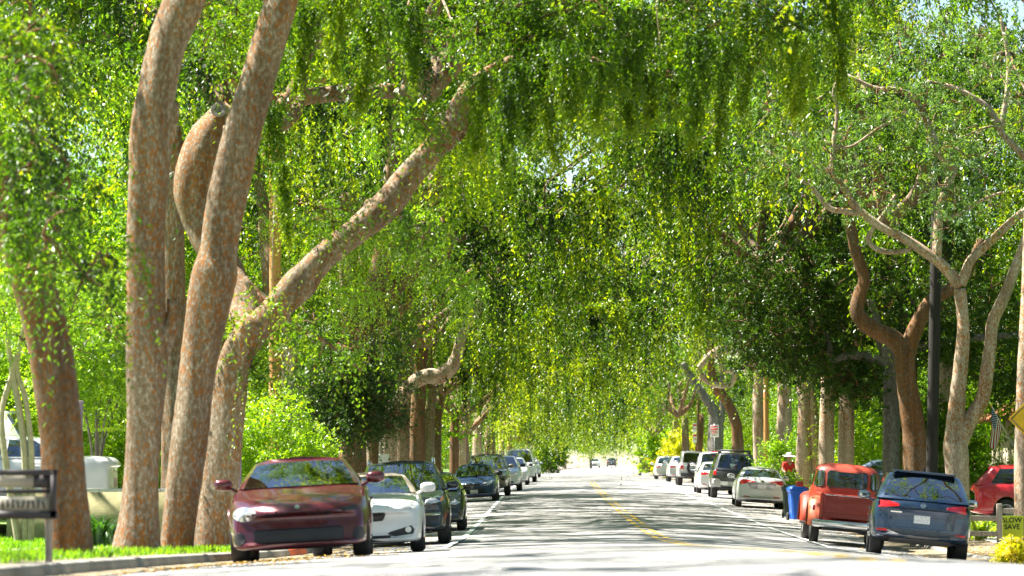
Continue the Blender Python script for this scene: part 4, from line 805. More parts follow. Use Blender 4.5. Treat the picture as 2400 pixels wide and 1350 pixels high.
MB().box((0, 3.72 - 2.3, 1.595), (1.16, .34, .04), bev=.018).build('spoiler', BLUEP, root); MB().add([(-.03, 1.0, 1.63), (.03, 1.0, 1.63), (.03, 1.24, 1.63), (-.03, 1.24, 1.63), (-.008, 1.16, 1.71), (.008, 1.16, 1.71), (.008, 1.22, 1.71), (-.008, 1.22, 1.71)], [(0, 1, 5, 4), (1, 2, 6, 5), (2, 3, 7, 6), (3, 0, 4, 7), (4, 5, 6, 7)]).build('antenna_fin', BLK, root)
det = [('tail_light', TAIL, [(.22, .92), (.42, .86), (.78, .80), (.84, .98), (.70, 1.0), (.42, .965)], 'R', True, .012), ('plate_recess', M('recess_silver', (.36, .36, .37), .35, .5), [(-.40, .66), (.40, .66), (.52, .88), (.34, .90), (-.34, .90), (-.52, .88)], 'R', False, .004), ('number_plate', PLATE, rect(0, .76, .31, .15), 'R', False, .016), ('reflector', TAIL, rect(.52, .40, .22, .035), 'R', True, .010), ('badge', CHROME, oval(0, .95, .06, .04), 'R', False, .012), ('bumper_insert', BLK, rect(0, .25, 1.2, .10), 'R', False, .006), ('reversing_lamp', LENSW, [(.36, .90), (.5, .885), (.5, .905), (.38, .925)], 'R', True, .02)]
car('silver_sedan', 'silver sedan with swept red tail lamps parked just left of the bins', sedan_spec(4.53, 1.775, 1.44, top=[(0, .68), (.2, .78), (.6, .86), (1.2, .95), (2.4, .98), (3.6, 1.02), (4.1, 1.06), (4.42, 1.05), (4.53, .92)], gh=(1.1, 2.0, 2.95, 3.95), ghz=(.96, 1.05, 1.37, 1.33), ghw=(.80, .58), rbow=.20), SILV, 1784, 119, -1, R(-.6), det, interior=TANIN)
GUN = paint('gunmetal_paint', (.055, .058, .065), .3, .5, .06); CAPG = M('bumper_silver', (.42, .42, .42), .4, .3)
sp = suv_spec(4.55, 1.85, 1.90, gh=(1.2, 1.8, 4.15, 4.42), ghz=(1.18, 1.20, 1.80, 1.80), ghw=(.86, .68), top=[(0, .95), (.1, 1.08), (1.2, 1.17), (4.3, 1.20), (4.5, 1.16), (4.55, 1.05)], clear=.36, wheel_r=.39, tw=.26, nb=.03, rbow=.08)
det = [('tail_light', TAIL, [(.74, .93), (.86, .93), (.90, 1.22), (.78, 1.28)], 'R', True, .016), ('tailgate_panel', BLK, rect(0, .98, .95, .24), 'R', False, .008), ('bumper', CAPG, rect(0, .60, 1.05, .20), 'R', False, .05), ('bumper_cap', CAPG, [(.55, .44), (.90, .50), (.92, .80), (.62, .78), (.55, .7)], 'R', True, .06), ('number_plate', PLATE, rect(.42, .62, .30, .15), 'R', False, .07), ('handle', CHROME, rect(-.1, .83, .3, .03), 'R', False, .03)]
root, bv = car('gunmetal_suv', 'dark gunmetal off-roader with a black roof bar and silver bumper corners', sp, GUN, 1720, 138, -1, R(-.4), det)
rk_ = MB().tube([(-.6, 1.75, 1.95), (.6, 1.75, 1.95)], .035, 8); rk_.tube([(-.6, -.5, 1.93), (-.6, 1.75, 1.95)], .022, 8).tube([(.6, -.5, 1.93), (.6, 1.75, 1.95)], .022, 8)
for sx in (-.6, .6):
    for yy in (-.4, .7, 1.7): rk_.box((sx, yy, 1.87), (.05, .08, .16))
rk_.build('roof_rack', BLK, root); MB().box((.06, 2.2, 1.33), (.36, .02, .02), M=Matrix.Rotation(.35, 3, 'Y')).build('wiper', BLK, root)
car('white_sedan', 'white sedan squeezed behind the gunmetal off-roader', sedan_spec(4.8, 1.82, 1.45, mirmat=M('teal_mirror', (.04, .08, .10), .3)), WHITEP, 1681, 152, -1, 0, std_rear(.98, (.34, .84), .17), GLASSB)
sp = suv_spec(5.6, 2.0, 1.95, gh=(1.4, 2.1, 3.55, 3.85), ghz=(1.25, 1.27, 1.88, 1.88), ghw=(.93, .75), top=[(0, 1.05), (.1, 1.18), (1.4, 1.25), (3.9, 1.27), (5.5, 1.27), (5.6, 1.2)], clear=.38, wheel_r=.42, tw=.28, nb=.02, rbow=.03, rlean=0, rw=1.2, sides=[(0, 'side_window'), (.45, 'B'), (.5, 'side_window'), (.9, 'C')])
det = [('tail_light', TAIL, rect(.88, 1.05, .14, .36), 'R', True, .016), ('tailgate', WHITEP, rect(0, 1.0, 1.45, .46), 'R', False, .012), ('bumper', CHROME, rect(0, .62, 1.8, .18), 'R', False, .06), ('number_plate', PLATE, rect(0, .62, .3, .15), 'R', False, .07)]
root, bv = car('white_pickup', 'tall white pickup with a red roof lamp behind the white sedan', sp, WHITEP, 1687, 168, -1, 0, det, GLASSD, cat='pickup')
MB().box((0, 1.06, 1.93), (.42, .05, .06), bev=.01).build('roof_lamp', TAIL, root)
sp = suv_spec(4.2, 1.87, 1.86, gh=(1.45, 1.65, 4.05, 4.15), ghz=(1.14, 1.16, 1.82, 1.82), ghw=(.80, .74), grbow=.02, gbow=.03, roofcrown=.02, top=[(0, 1.05), (.08, 1.12), (1.4, 1.15), (4.15, 1.16), (4.2, 1.12)], clear=.42, wheel_r=.42, tw=.29, nb=.0, nf=.1, rbow=.02, bow=.05, rlean=0, lean=0, arch=1.2, rows=[0, .14, .4, .65, .88, 1.0])
det = [('tail_light', TAIL, rect(.72, .98, .17, .22), 'R', True, .05), ('bumper', BLK, rect(0, .58, 1.6, .18), 'R', False, .14), ('number_plate', PLATE, rect(-.6, .75, .3, .15), 'R', False, .03)]
root, bv = car('white_jeep', 'boxy white off-roader with a spare wheel on its tailgate', sp, WHITEP, 1628, 182, -1, 0, det, GLASSD)
t_, rm_ = wheel_mesh(.40, .26); o = link('spare_wheel', t_, root); o.location = (.08, 2.27, .98); o.rotation_euler = (0, 0, math.pi / 2); link('rim', rm_, o)
car('grey_white_crossover', 'silver white crossover left of the boxy white off-roader', suv_spec(4.6, 1.85, 1.62), paint('pale_silver', (.60, .61, .63), .28, .3, .05), 1600, 206, -1, 0, std_rear(1.0, (.38, .86), .15), GLASSB)
car('white_suv', 'white crossover ahead of the silver white one in the far right row', suv_spec(4.6, 1.86, 1.70), WHITEP, 1566, 244, -1, 0, std_rear(1.05, (.45, .86), .18), GLASSB)
sp = suv_spec(5.4, 2.0, 1.8, gh=(1.4, 2.1, 3.5, 3.8), ghz=(1.2, 1.22, 1.74, 1.74), ghw=(.93, .75), top=[(0, 1.0), (.1, 1.12), (1.4, 1.2), (3.9, 1.22), (5.3, 1.22), (5.4, 1.15)], clear=.36, wheel_r=.40, tw=.26, nb=.02, rbow=.03, rlean=0, rw=1.2)
car('brown_pickup', 'brown pickup furthest along the right row', sp, paint('brown_paint', (.20, .12, .07), .35, .2, .12), 1521, 335, -1, 0, [('tail_light', TAIL, rect(.88, 1.0, .16, .36), 'R', True, .016), ('bumper', CHROME, rect(0, .6, 1.8, .18), 'R', False, .06)], GLASSD, cat='pickup')
# --- beyond
car('navy_suv', 'navy car driving away at the bright end of the street', suv_spec(4.7, 1.9, 1.75), paint('navy_paint', (.03, .04, .09), .3, .3, .1), 1433, 640, -1, 0, std_rear(1.05, (.45, .86), .2), GLASSD)
car('white_far_car', 'white car coming towards us at the bright end of the street', suv_spec(4.6, 1.85, 1.65), WHITEP, 1394, 600, 1, 0, std_front(.92, 1.85, (.46, .84), (.55, .72), (.34, .46)), GLASSD)
# --- driveways
car('white_driveway_sedan', 'white sedan side on in the driveway behind the left foreground trunks', sedan_spec(4.85, 1.85, 1.46), WHITEP, 0, 0, 1, R(-90), (), GLASSB, loc=(-13.5, 70, .62))
car('white_driveway_suv', 'white off-roader with a red tail lamp deeper in the left driveway', suv_spec(4.8, 1.9, 1.78), WHITEP, 0, 0, 1, R(-96), std_rear(1.1, (.5, .88), .2), GLASSD, loc=(-16.7, 80, 1.0))
REDP = paint('red_paint', (.50, .012, .022), .25, .1, .03)
car('red_suv', 'bright red hatchback side on behind the rail fence at the right edge', suv_spec(4.45, 1.82, 1.62, ghz=(1.05, 1.12, 1.55, 1.53), chrome_handle=True), REDP, 0, 0, 1, R(82), std_rear(1.05, (.45, .86), .18), GLASSD, loc=(11.0, 90, .12))
car('slate_sedan', 'slate blue sedan side on behind the trunks right of the orange pickup', sedan_spec(4.8, 1.85, 1.47), paint('slate_paint', (.10, .14, .20), .25, .5, .05), 0, 0, 1, R(90), (), GLASSB, loc=(10.4, 125, .1))
car('pink_van', 'pinkish red van glimpsed between the left row trunks', suv_spec(4.9, 1.9, 1.9), paint('pink_red_paint', (.42, .09, .13), .4, 0, .1), 0, 0, 1, R(75), (), GLASSD, loc=(-11.6, 176))
car('red_far_car', 'dull red car standing on the gardens side of the left trunks', sedan_spec(4.6, 1.8, 1.45), paint('dull_red_paint', (.25, .03, .04), .4, 0, .1), 0, 0, 1, R(80), (), GLASSD, loc=(-11.3, 160))

# --- the old orange pickup
ORG = paint('weathered_orange_paint', (.36, .034, .010), .5, 0, .04, .25); ORGB = paint('faded_orange_paint', (.48, .10, .035), .5, 0, .12, .25); ORGD = paint('red_brown_paint', (.24, .020, .010), .55, 0, .05, .2)
def old_truck(label):
    root = empty('vintage_pickup', (0, 0, 0), 0, label, 'pickup')
    zs = [(.45, .76, .64), (.62, .79, .69), (.9, .80, .70), (1.12, .80, .70), (1.22, .79, .685), (1.29, .775, .67), (1.40, .765, .655), (1.52, .75, .635), (1.64, .73, .60), (1.71, .70, .56), (1.765, .64, .49), (1.80, .54, .40), (1.825, .38, .28), (1.835, .18, .13)]
    n = 112; rings = []
    for z, hx, hy in zs:
        a = np.arange(n) / n * 2 * np.pi; e = 2 / 3.6
        rings.append([(hx * math.copysign(abs(math.cos(t)) ** e, math.cos(t)), -.25 + hy * math.copysign(abs(math.sin(t)) ** e, math.sin(t)), z + (.02 if 9 <= i_ else 0) * 0) for i_, t in enumerate(a)])
    cab = MB(); pn = {}
    for r in range(len(zs) - 1):
        for k in range(n):
            q = [rings[r][k], rings[r][(k + 1) % n], rings[r + 1][(k + 1) % n], rings[r + 1][k]]; mx = sum(p[0] for p in q) / 4; my = sum(p[1] for p in q) / 4 + .25; nm = None
            if 5 <= r <= 7:
                if my > .3 and abs(mx) < .44: nm = 'rear_window'
                elif my < -.3 and abs(mx) < .60: nm = 'windshield'
                elif my > .38 and .53 < abs(mx) : nm = ('corner_window', mx > 0)
                elif abs(my) < .30: nm = ('side_window', mx > 0)
            (pn.setdefault(nm, MB()) if nm else cab).add(q, [(0, 1, 2, 3)])
    cab.add(rings[-1], [tuple(range(n))]); weld(cab).build('cab', ORG, root)
    for k, v in pn.items(): weld(v).build(k if isinstance(k, str) else k[0], GLASS, root)
    def frame(x0, x1, z0, z1):
        c = [(x0 + .05, z0), (x1 - .05, z0), (x1, z0 + .05), (x1, z1 - .05), (x1 - .05, z1), (x0 + .05, z1), (x0, z1 - .05), (x0, z0 + .05), (x0 + .05, z0)]
        def y(x, z): hy = np.interp(z, [a[0] for a in zs], [a[2] for a in zs]); hx = np.interp(z, [a[0] for a in zs], [a[1] for a in zs]); return -.25 + hy * max(0, 1 - min(1, abs(x / hx)) ** 3.6) ** (1 / 3.6) + .004
        pts = [(x, y(x, z), z) for x, z in c]; return MB().tube(pts, .016, 6, False)
    frame(-.455, .455, 1.275, 1.655).build('window_seal', BLK, root)
    for sx in (-1, 1): frame(min(sx * .53, sx * .735), max(sx * .53, sx * .735), 1.275, 1.655).build('window_seal', BLK, root)
    it = MB().box((0, .05, 1.12), (1.3, .16, .3), bev=.05); it.tube([(-.34 + .2 * math.cos(a), -.52, 1.28 + .17 * math.sin(a)) for a in np.linspace(0, 6.28, 14)], .014, 6, False); it.box((0, -.55, 1.58), (.2, .02, .07)).tube([(0, -.6, 1.3), (0, -.6, 1.62)], .01, 6); it.build('interior', BLK, root)
    # bonnet and front wings
    hd = MB(); hs = [(-.93, .62, 1.22), (-1.3, .58, 1.20), (-1.8, .50, 1.15), (-2.15, .42, 1.05), (-2.32, .34, .92)]; pr = [(1, 0), (1, .55), (.93, .82), (.7, .97), (.35, 1.0), (0, 1.0)]
    rr_ = [[(sx * a * w_, y, .55 + (z - .55) * b) for (a, b) in (pr if sx > 0 else pr[::-1][1:]) for sx in (sx,)] for y, w_, z in hs for sx in ()]
    R2 = []
    for y, w_, z in hs: R2.append([(a * w_, y, .55 + (z - .55) * b) for a, b in pr] + [(-a * w_, y, .55 + (z - .55) * b) for a, b in pr[::-1][1:]])
    m = len(R2[0])
    for i in range(len(R2) - 1):
        for k in range(m - 1): hd.add([R2[i][k], R2[i][k + 1], R2[i + 1][k + 1], R2[i + 1][k]], [(0, 1, 2, 3)])
    hd.add(R2[-1], [tuple(range(m))]); weld(hd).build('bonnet', ORG, root)
    def wing(yc, r, x0, x1, zc, a0, a1, mat, sx, tail=0):
        w_ = MB(); prof = [(x0, r), (x0 + (x1 - x0) * .45, r * .99), (x0 + (x1 - x0) * .8, r * .93), (x1 - .01, r * .83), (x1, r * .74), (x1 - .02, r * .73)]; A_ = np.linspace(a0, a1, 20); rows = []
        for a in A_: rows.append([(sx * x, yc + (q + (tail * max(0, math.cos(a)) ** 2)) * math.cos(a), max(.38, zc + q * math.sin(a))) for x, q in prof])
        for i in range(19):
            for k in range(5): w_.add([rows[i][k], rows[i][k + 1], rows[i + 1][k + 1], rows[i + 1][k]], [(0, 1, 2, 3)])
        return weld(w_)
    for sx in (-1, 1):
        wing(1.50, .60, .60, .935, .48, -.15, math.pi + .15, ORGB, sx, .06).build('rear_wing', ORGB, root)
        wing(-1.55, .66, .52, .94, .50, -.4, math.pi + .1, ORG, sx, .1).build('front_wing', ORG, root)
        bs = MB().box((sx * .665, 1.47, .86), (.05, 1.96, .50), bev=.012); bs.tube([(sx * .675, .5, 1.12), (sx * .675, 2.44, 1.12)], .035, 8); bs.box((sx * .68, 2.43, .84), (.07, .06, .6), bev=.01); bs.build('bed_side', ORG if sx > 0 else ORGB, root)
        MB().box((sx * .84, 2.40, .80), (.06, .05, .12), bev=.015).build('tail_light', TAIL if sx > 0 else BLK, root)
        mr = MB().tube([(sx * .80, -.72, 1.2), (sx * .98, -.74, 1.26)], .012, 6); mr.box((sx * 1.02, -.74, 1.28), (.17, .03, .12), bev=.012); mr.build('wing_mirror', ORGD, root)
        MB().box((sx * .83, -.25, .42), (.22, 1.5, .05), bev=.015).build('running_board', BLK, root)
    MB().box((0, 1.45, .64), (1.28, 1.95, .05)).build('bed_floor', ORGD, root); MB().box((0, .49, .86), (1.28, .04, .48)).build('bed_front', ORG, root)
    tg = MB().box((0, 2.455, .845), (1.29, .035, .49), bev=.012); tg.tube([(-.645, 2.46, 1.105), (.645, 2.46, 1.105)], .03, 8); tg.box((0, 2.475, .70), (1.2, .02, .025), bev=.006).box((0, 2.475, 1.0), (1.2, .02, .02), bev=.006); tgo = tg.build('tailgate', ORGD, root)
    MB().box((.08, 2.492, 1.105), (1.05, .012, .016)).build('trim_strip', CHROME, tgo)
    bp = MB(); bp.box((0, 2.60, .47), (1.74, .07, .17), bev=.034); bp.build('rear_bumper', CHROME, root); MB().box((-.86, 2.45, .62), (.16, .14, .14), bev=.02).build('lamp_bracket', BLK, root)
    MB().box((0, 0, .42), (.8, 4.3, .12), bev=.02).tube([(-.75, 1.5, .36), (.75, 1.5, .36)], .055, 8).box((.1, 2.2, .40), (1.0, .3, .16), bev=.03).tube([(-.3, .8, .30), (-.3, 2.3, .30)], .03, 8).build('chassis', BLK, root)
    add_wheels(root, [(sx * .74, y, 0) for y in (-1.55, 1.50) for sx in (-1, 1)], .37, .19, .56, M('truck_rim', (.30, .28, .25), .5, .4)); return root
settle(old_truck('weathered orange vintage pickup with a rounded cab, parked in front of the blue bin'), 1990, 76, 5.2, -1, R(-1.0))
# ---------------------------------------------------------------- poles, signs, bins
def woodmat(name, c, dark, sc=3):
    m, t, out = newmat(name); b = N(t, 'ShaderNodeBsdfPrincipled', i_Roughness=.85); tc = N(t, 'ShaderNodeTexCoord'); mp = N(t, 'ShaderNodeMapping'); mp.inputs['Scale'].default_value = (9, 9, .35)
    no = N(t, 'ShaderNodeTexNoise', i_Scale=sc, i_Detail=6.0, i_Roughness=.7); t.links.new(tc.outputs['Object'], mp.inputs[0]); t.links.new(mp.outputs[0], no.inputs[0])
    t.links.new(ramp(t, no.outputs[0], [(.32, dark), (.6, c)]), b.inputs['Base Color']); bp = N(t, 'ShaderNodeBump', i_Strength=.5, i_Distance=.01); t.links.new(no.outputs[0], bp.inputs['Height']); t.links.new(bp.outputs[0], b.inputs['Normal']); t.links.new(b.outputs[0], out.inputs[0]); return m
POLE = woodmat('pole_wood', (.62, .31, .10), (.34, .16, .05)); TARRED = woodmat('tarred_wood', (.030, .026, .022), (.012, .010, .009)); GREYW = woodmat('grey_wood', (.36, .31, .26), (.20, .17, .14)); BROWNW = woodmat('brown_wood', (.20, .11, .05), (.08, .045, .02))
GALV = M('galvanised', (.42, .43, .44), .45, .8); SIGNW = M('sign_white', (.80, .80, .80), .5); SIGNR = M('sign_red', (.62, .03, .03), .5); SIGNY = M('sign_yellow', (.85, .50, .01), .45); LIMEY = M('lime_board', (.72, .80, .03), .5); INK = M('black_ink', (.012, .012, .012), .6); CREAM = M('cream_panel', (.36, .32, .25), .6); YGUARD = M('yellow_plastic', (.85, .48, .03), .4)
def ground_at(x, Z, y=1200): q = P(x, y, Z); return Vector((q.x, Z, gz(q.x, Z)))
def pole_obj(name, label, x0, xt, Z, r0, r1, h, mat, cat='pole'):
    b = ground_at(x0, Z); t = empty(name, b, 0, label, cat); tx = (xt - x0) * Z / 8000
    mb = MB(); mb.tube([(0, 0, -.4), (0, 0, 0), (tx * .5, 0, h * .5), (tx, 0, h)], [r0, r0, (r0 + r1) / 2, r1], 16); mb.build('shaft', mat, t); return t
t = pole_obj('utility_pole', 'bare orange brown wooden utility pole between the left trunks', 645, 641, 80, .152, .125, 11.5, POLE)
for z in (1.9, 3.1, 4.6, 5.9, 7.4):
    MB().lathe((-.02, -.145, z), (0, -1, 0), [(.018, 0), (.018, .02), (.008, .03)], 8).build('bolt', BLK, t); MB().lathe((.06, -.135, z + .02), (0, -1, 0), [(.018, 0), (.018, .02), (.008, .03)], 8).build('bolt', BLK, t)
MB().tube([(-.12, 0, 10.6), (.12, 0, 10.6)], .04, 8).box((0, -.14, 10.6), (2.4, .09, .11), bev=.01).build('crossarm', POLE, t)
g = ground_at(624, 79); t = empty('guy_guard', g, 0, 'yellow guy wire cover beside the bare wooden pole', 'guy wire'); MB().tube([(0, 0, -.1), (.02, .02, 2.5)], .028, 10).build('guard', YGUARD, t); MB().tube([(.02, .02, 2.4), (.15, .6, 9.5)], .006, 6).build('wire', GALV, t)
t = pole_obj('dark_post', 'dark tarred post in front of the left row trunks', 876, 876, 97, .135, .125, 3.1, BROWNW)
b = ground_at(893, 99); t = empty('road_sign', b, 0, 'blank white back of a street sign right of the dark post', 'sign'); MB().box((0, 0, 1.1), (.09, .06, 2.3), bev=.008).build('post', CREAM, t); MB().box((.02, -.04, 1.55), (.42, .012, .60), bev=.004).build('panel', SIGNW, t)
t = pole_obj('utility_pole', 'black tarred utility pole right of the crooked brown elm', 2181, 2203, 86, .155, .135, 9.5, TARRED)
MB().box((-.15, -.05, .62 + .6), (.03, .12, .5)).build('reflector_strip', YGUARD, t); eq = MB().box((.24, -.05, 1.15), (.26, .2, .34), bev=.02, M=Matrix.Rotation(.3, 3, 'Y')); eq.build('junction_box', GREYPL, t)
MB().box((.02, -.20, .55), (.42, .10, .9), bev=.01).build('equipment_cover', GREYPL, t); MB().box((-.06, -.262, .75), (.30, .02, .10)).build('yellow_band', YGUARD, t)
for k in range(3): MB().lathe((0, 0, .86 + k * .09), (0, 0, 1), [(.165, 0), (.172, .01), (.172, .03), (.165, .04)], 14).build('strap', GALV, t)
t = pole_obj('utility_pole', 'orange brown wooden pole touching a slim elm in the right distance', 1797, 1796, 152, .12, .11, 10, POLE)
t = pole_obj('dark_post', 'thin dark post carrying red and white notices in the far right row', 1637, 1637, 232, .10, .09, 5.5, BROWNW)
for z, h in ((3.45, .62), (2.75, .62)):
    p_ = MB().box((-.24, -.03, z), (.26, .012, h), bev=.004).build('notice', SIGNW, t); MB().box((-.24, -.039, z + h * .28), (.25, .005, h * .2)).build('red_band', SIGNR, p_); MB().box((-.24, -.039, z - h * .1), (.18, .005, h * .08)).build('red_band', SIGNR, p_)
b = ground_at(1675, 204); t = empty('parking_notice', b, 0, 'white notice with red lettering on a post in front of the grey forked trunk', 'sign')
MB().tube([(0, .03, -.1), (0, .03, 3.4)], .03, 8).build('post', GALV, t); p_ = MB().box((0, -.01, 2.98), (.52, .012, .74), bev=.006).build('panel', SIGNW, t)
for z, w_, h in ((3.26, .40, .07), (3.10, .44, .10), (2.97, .36, .05), (2.87, .40, .05), (2.74, .30, .04)): MB().box((0, -.019, z), (w_, .005, h)).build('red_lettering', SIGNR, p_)
def text(body, size, mat, parent, loc, name='lettering'):
    cu = bpy.data.curves.new(name, 'FONT'); cu.body = body; cu.size = size; cu.align_x = 'CENTER'; cu.align_y = 'CENTER'; cu.extrude = .003; cu.offset = size * .012
    tmp = bpy.data.objects.new('tmp', cu); COL.objects.link(tmp); dg = bpy.context.evaluated_depsgraph_get(); me = bpy.data.meshes.new_from_object(tmp.evaluated_get(dg)); bpy.data.objects.remove(tmp)
    me.materials.clear(); me.materials.append(mat); o = link(name, me, parent); o.location = loc; o.rotation_euler = (math.pi / 2, 0, 0); return o
b = ground_at(2428, 68); t = empty('warning_sign', b, 0, 'yellow diamond warning sign cut off by the right edge', 'sign'); zc_ = P(2428, 982, 68).z - b.z
MB().tube([(0, .03, -.1), (0, .03, zc_ + .3)], .03, 8).build('post', GALV, t); dm = MB().box((0, 0, zc_), (.76, .006, .76), bev=.002, M=Matrix.Rotation(math.pi / 4, 3, 'Y')).build('panel', SIGNY, t)
for a in range(4):
    th = a * math.pi / 2 + math.pi / 4; MB().box((math.cos(th) * .335, -.006, zc_ + math.sin(th) * .335), (.018, .004, .68), M=Matrix.Rotation(-th, 3, 'Y')).build('border', INK, dm)
text('DIP', .30, INK, dm, (0, -.008, zc_))
b = ground_at(2374, 66); t = empty('lawn_sign', b, 0, 'small lime yellow lawn board reading SLOW SAVE behind a yellow shrub', 'sign'); zt = P(2374, 1209, 66).z - b.z; p_ = MB().box((0, 0, zt - .21), (.40, .012, .42), bev=.003).build('panel', LIMEY, t)
for sx in (-.14, .14): MB().tube([(sx, .008, -.1), (sx, .008, zt - .3)], .006, 6).build('leg', GALV, t)
text('SLOW', .135, INK, p_, (-.02, -.010, zt - .085)); text('SAVE', .135, INK, p_, (-.02, -.010, zt - .215))
def bin_obj(label, x, Z, mat, lidmat, rz=0):
    t = empty('wheelie_bin', ground_at(x, Z), rz, label, 'bin'); mb = MB(); rows = [(.20, .21, .05), (.215, .225, .30), (.235, .26, .62), (.25, .285, .86), (.275, .31, .87), (.278, .315, .93)]
    def ring(hx, hy, z): return [(sx * (hx - c[0]), sy * (hy - c[1]), z) for sx, sy, cs in ((1, 1, ((0, .05), (.05, 0))), (-1, 1, ((.05, 0), (0, .05))), (-1, -1, ((0, .05), (.05, 0))), (1, -1, ((.05, 0), (0, .05)))) for c in cs]
    R_ = [ring(*q) for q in rows]
    for i in range(len(R_) - 1):
        for k in range(8): mb.add([R_[i][k], R_[i][(k + 1) % 8], R_[i + 1][(k + 1) % 8], R_[i + 1][k]], [(0, 1, 2, 3)])
    mb.add(R_[0], [tuple(range(8))]); weld(mb).build('body', mat, t, True, R(30))
    ld = MB(); L_ = [ring(.285, .325, .935), ring(.29, .33, .96), ring(.26, .30, 1.02), ring(.16, .2, 1.05)]
    for i in range(3):
        for k in range(8): ld.add([L_[i][k], L_[i][(k + 1) % 8], L_[i + 1][(k + 1) % 8], L_[i + 1][k]], [(0, 1, 2, 3)])
    ld.add(L_[-1], [tuple(range(8))]).add(L_[0], [tuple(range(8))]); lo = weld(ld).build('lid', lidmat, t, True, R(30)); MB().tube([(-.2, .36, 1.0), (.2, .36, 1.0)], .02, 8).build('handle', lidmat, lo)
    for sx in (-1, 1): MB().lathe((sx * .24, .27, .13), (1, 0, 0), [(.03, -.03), (.12, -.03), (.13, -.015), (.13, .015), (.12, .03), (.03, .03)], 16).build('wheel', TYRE, t)
    return t
BLUEB = M('blue_plastic', (.008, .115, .60), .4, 0, .3); GREENB = M('green_plastic', (.022, .045, .032), .5)
bin_obj('bright blue recycling bin standing in the gutter left of the orange pickup', 1869, 103, BLUEB, BLUEB, R(8)); bin_obj('dark green bin half hidden behind the blue one', 1853, 106, GREENB, GREENB, R(-5))
b = ground_at(35, 30); t = empty('yard_sign', b, 0, 'blurred dark framed yard sign at the bottom left corner', 'sign'); zt = P(35, 1102, 30).z - b.z; zb = P(35, 1212, 30).z - b.z; DKF = M('dark_brown_frame', (.035, .028, .030), .6)
for sx in (-.33, .30): MB().box((sx, 0, zt / 2), (.06, .06, zt), bev=.006).build('post', GREYW, t)
fr = MB().box((0, -.05, zt - .02), (.76, .05, .05)).box((0, -.05, zb + .02), (.76, .05, .07)).box((-.36, -.05, (zt + zb) / 2), (.05, .05, zt - zb)).box((.345, -.05, (zt + zb) / 2), (.05, .05, zt - zb)).box((0, -.045, (zt + zb) / 2 + .02), (.72, .04, .035)); fr.build('frame', DKF, t)
MB().box((-.08, -.045, zt - .10), (.50, .02, .10)).build('upper_panel', CREAM, t); MB().box((.24, -.043, zt - .10), (.18, .02, .11)).build('dark_panel', DKF, t); lp = MB().box((0, -.045, zb + .11), (.66, .02, .14)).build('lower_panel', CREAM, t)
rr = random.Random(3)
for k in range(13): MB().box((-.28 + k * .045, -.058, zb + .11 + rr.uniform(-.01, .01)), (.014, .004, .07), M=Matrix.Rotation(rr.uniform(-.3, .3), 3, 'Y')).build('worn_lettering', DKF, lp)
# ---------------------------------------------------------------- house, flag, fence, wall
STUCCO = M('cream_stucco', (.66, .58, .42), .9, var=.08, bump=.15); TILE = M('terracotta', (.50, .19, .09), .8, var=.3, vscale=5); MAUVE = M('mauve_paint', (.36, .24, .36), .7); PALEBLUE = M('pale_blue_paint', (.55, .72, .78), .4)
q = P(2420, 1000, 104); t = empty('stucco_house', (q.x + 3.3, 108, gz(q.x + 3.3, 108)), 0, 'cream stucco house with a terracotta tile roof at the right edge', 'house'); zb = t.location.z
ez = P(2390, 975, 104).z - zb
MB().box((0, 0, ez / 2), (7.0, 8.0, ez)).build('wall', STUCCO, t); rf = MB(); hw = 3.9; rise = 1.75; n_ = 30
for side in (-1, 1):
    rf.add([(side * (hw + .1), -4.4, ez - .05), (side * (hw + .1), 4.4, ez - .05), (0, 4.4, ez + rise), (0, -4.4, ez + rise)], [(0, 1, 2, 3)])
ro = rf.build('roof', TILE, t, False)
for side in (-1, 1):
    for k in range(n_ + 1):
        y = -4.4 + 8.8 * k / n_; MB().tube([(side * (hw + .14), y, ez - .05), (side * .02, y, ez + rise + .03)], .085, 8).build('roof_tile_row', TILE, ro, True)
fw = MB().box((-1.2, -4.02, ez * .5), (1.2, .06, 1.2)).build('window', BLK, t); MB().box((-1.2, -4.06, ez * .5), (1.3, .05, .06)).build('frame', WPAINT, fw); MB().box((-1.2, -4.07, ez * .5 - .62), (1.4, .08, .08)).build('sill', WPAINT, fw); MB().box((-3.52, -2.5, ez * .55), (.06, .16, ez), bev=.02).build('downpipe', MAUVE, t)
# flag on its angled staff
b = P(2371, 1040, 99); tp = P(2324, 952, 98); t = empty('flag_staff', b, 0, 'striped stars and stripes flag on a white staff leaning out from the house', 'flag')
d_ = tp - b; MB().tube([(0, 0, 0), d_], .016, 8).build('staff', SIGNW, t); MB().lathe(d_, d_, [(.02, 0), (.035, .02), (.03, .05), (.005, .07)], 10).build('finial', YGUARD, t); MB().box((.03, .02, -.02), (.08, .08, .1)).tube([(0, 0, 0), (.9, 1.2, -.1)], .02, 6).build('bracket', GALV, t)
FR, FB = M('flag_red', (.50, .012, .03), .8, var=.06), M('flag_blue', (.02, .03, .16), .8, var=.06); top = d_ * .97; bot = d_ * .45
def fpt(u, v): # u along the staff edge (hoist) from the tip, v down the fly; cloth hangs in folds
    h = top.lerp(bot, u * .95); drop = v * 1.02; fold = math.sin(u * 9 + v * 2) * .05 * v; return h + Vector((-.10 * v * (1 - u) + fold - .16 * u * v, .06 * math.sin(u * 11) * v, -drop * (1 - .18 * u)))
cl = empty('flag_hoist', (0, 0, 0)); bpy.data.objects.remove(cl)
for k in range(13):
    mb = MB(); 
    for j in range(10):
        u0, u1, v0, v1 = k / 13, (k + 1) / 13, j / 10, (j + 1) / 10
        if k < 7 and v0 < .4: continue
        mb.add([fpt(u0, v0), fpt(u1, v0), fpt(u1, v1), fpt(u0, v1)], [(0, 1, 2, 3)])
    weld(mb).build('stripe', FR if k % 2 == 0 else SIGNW, t)
mb = MB()
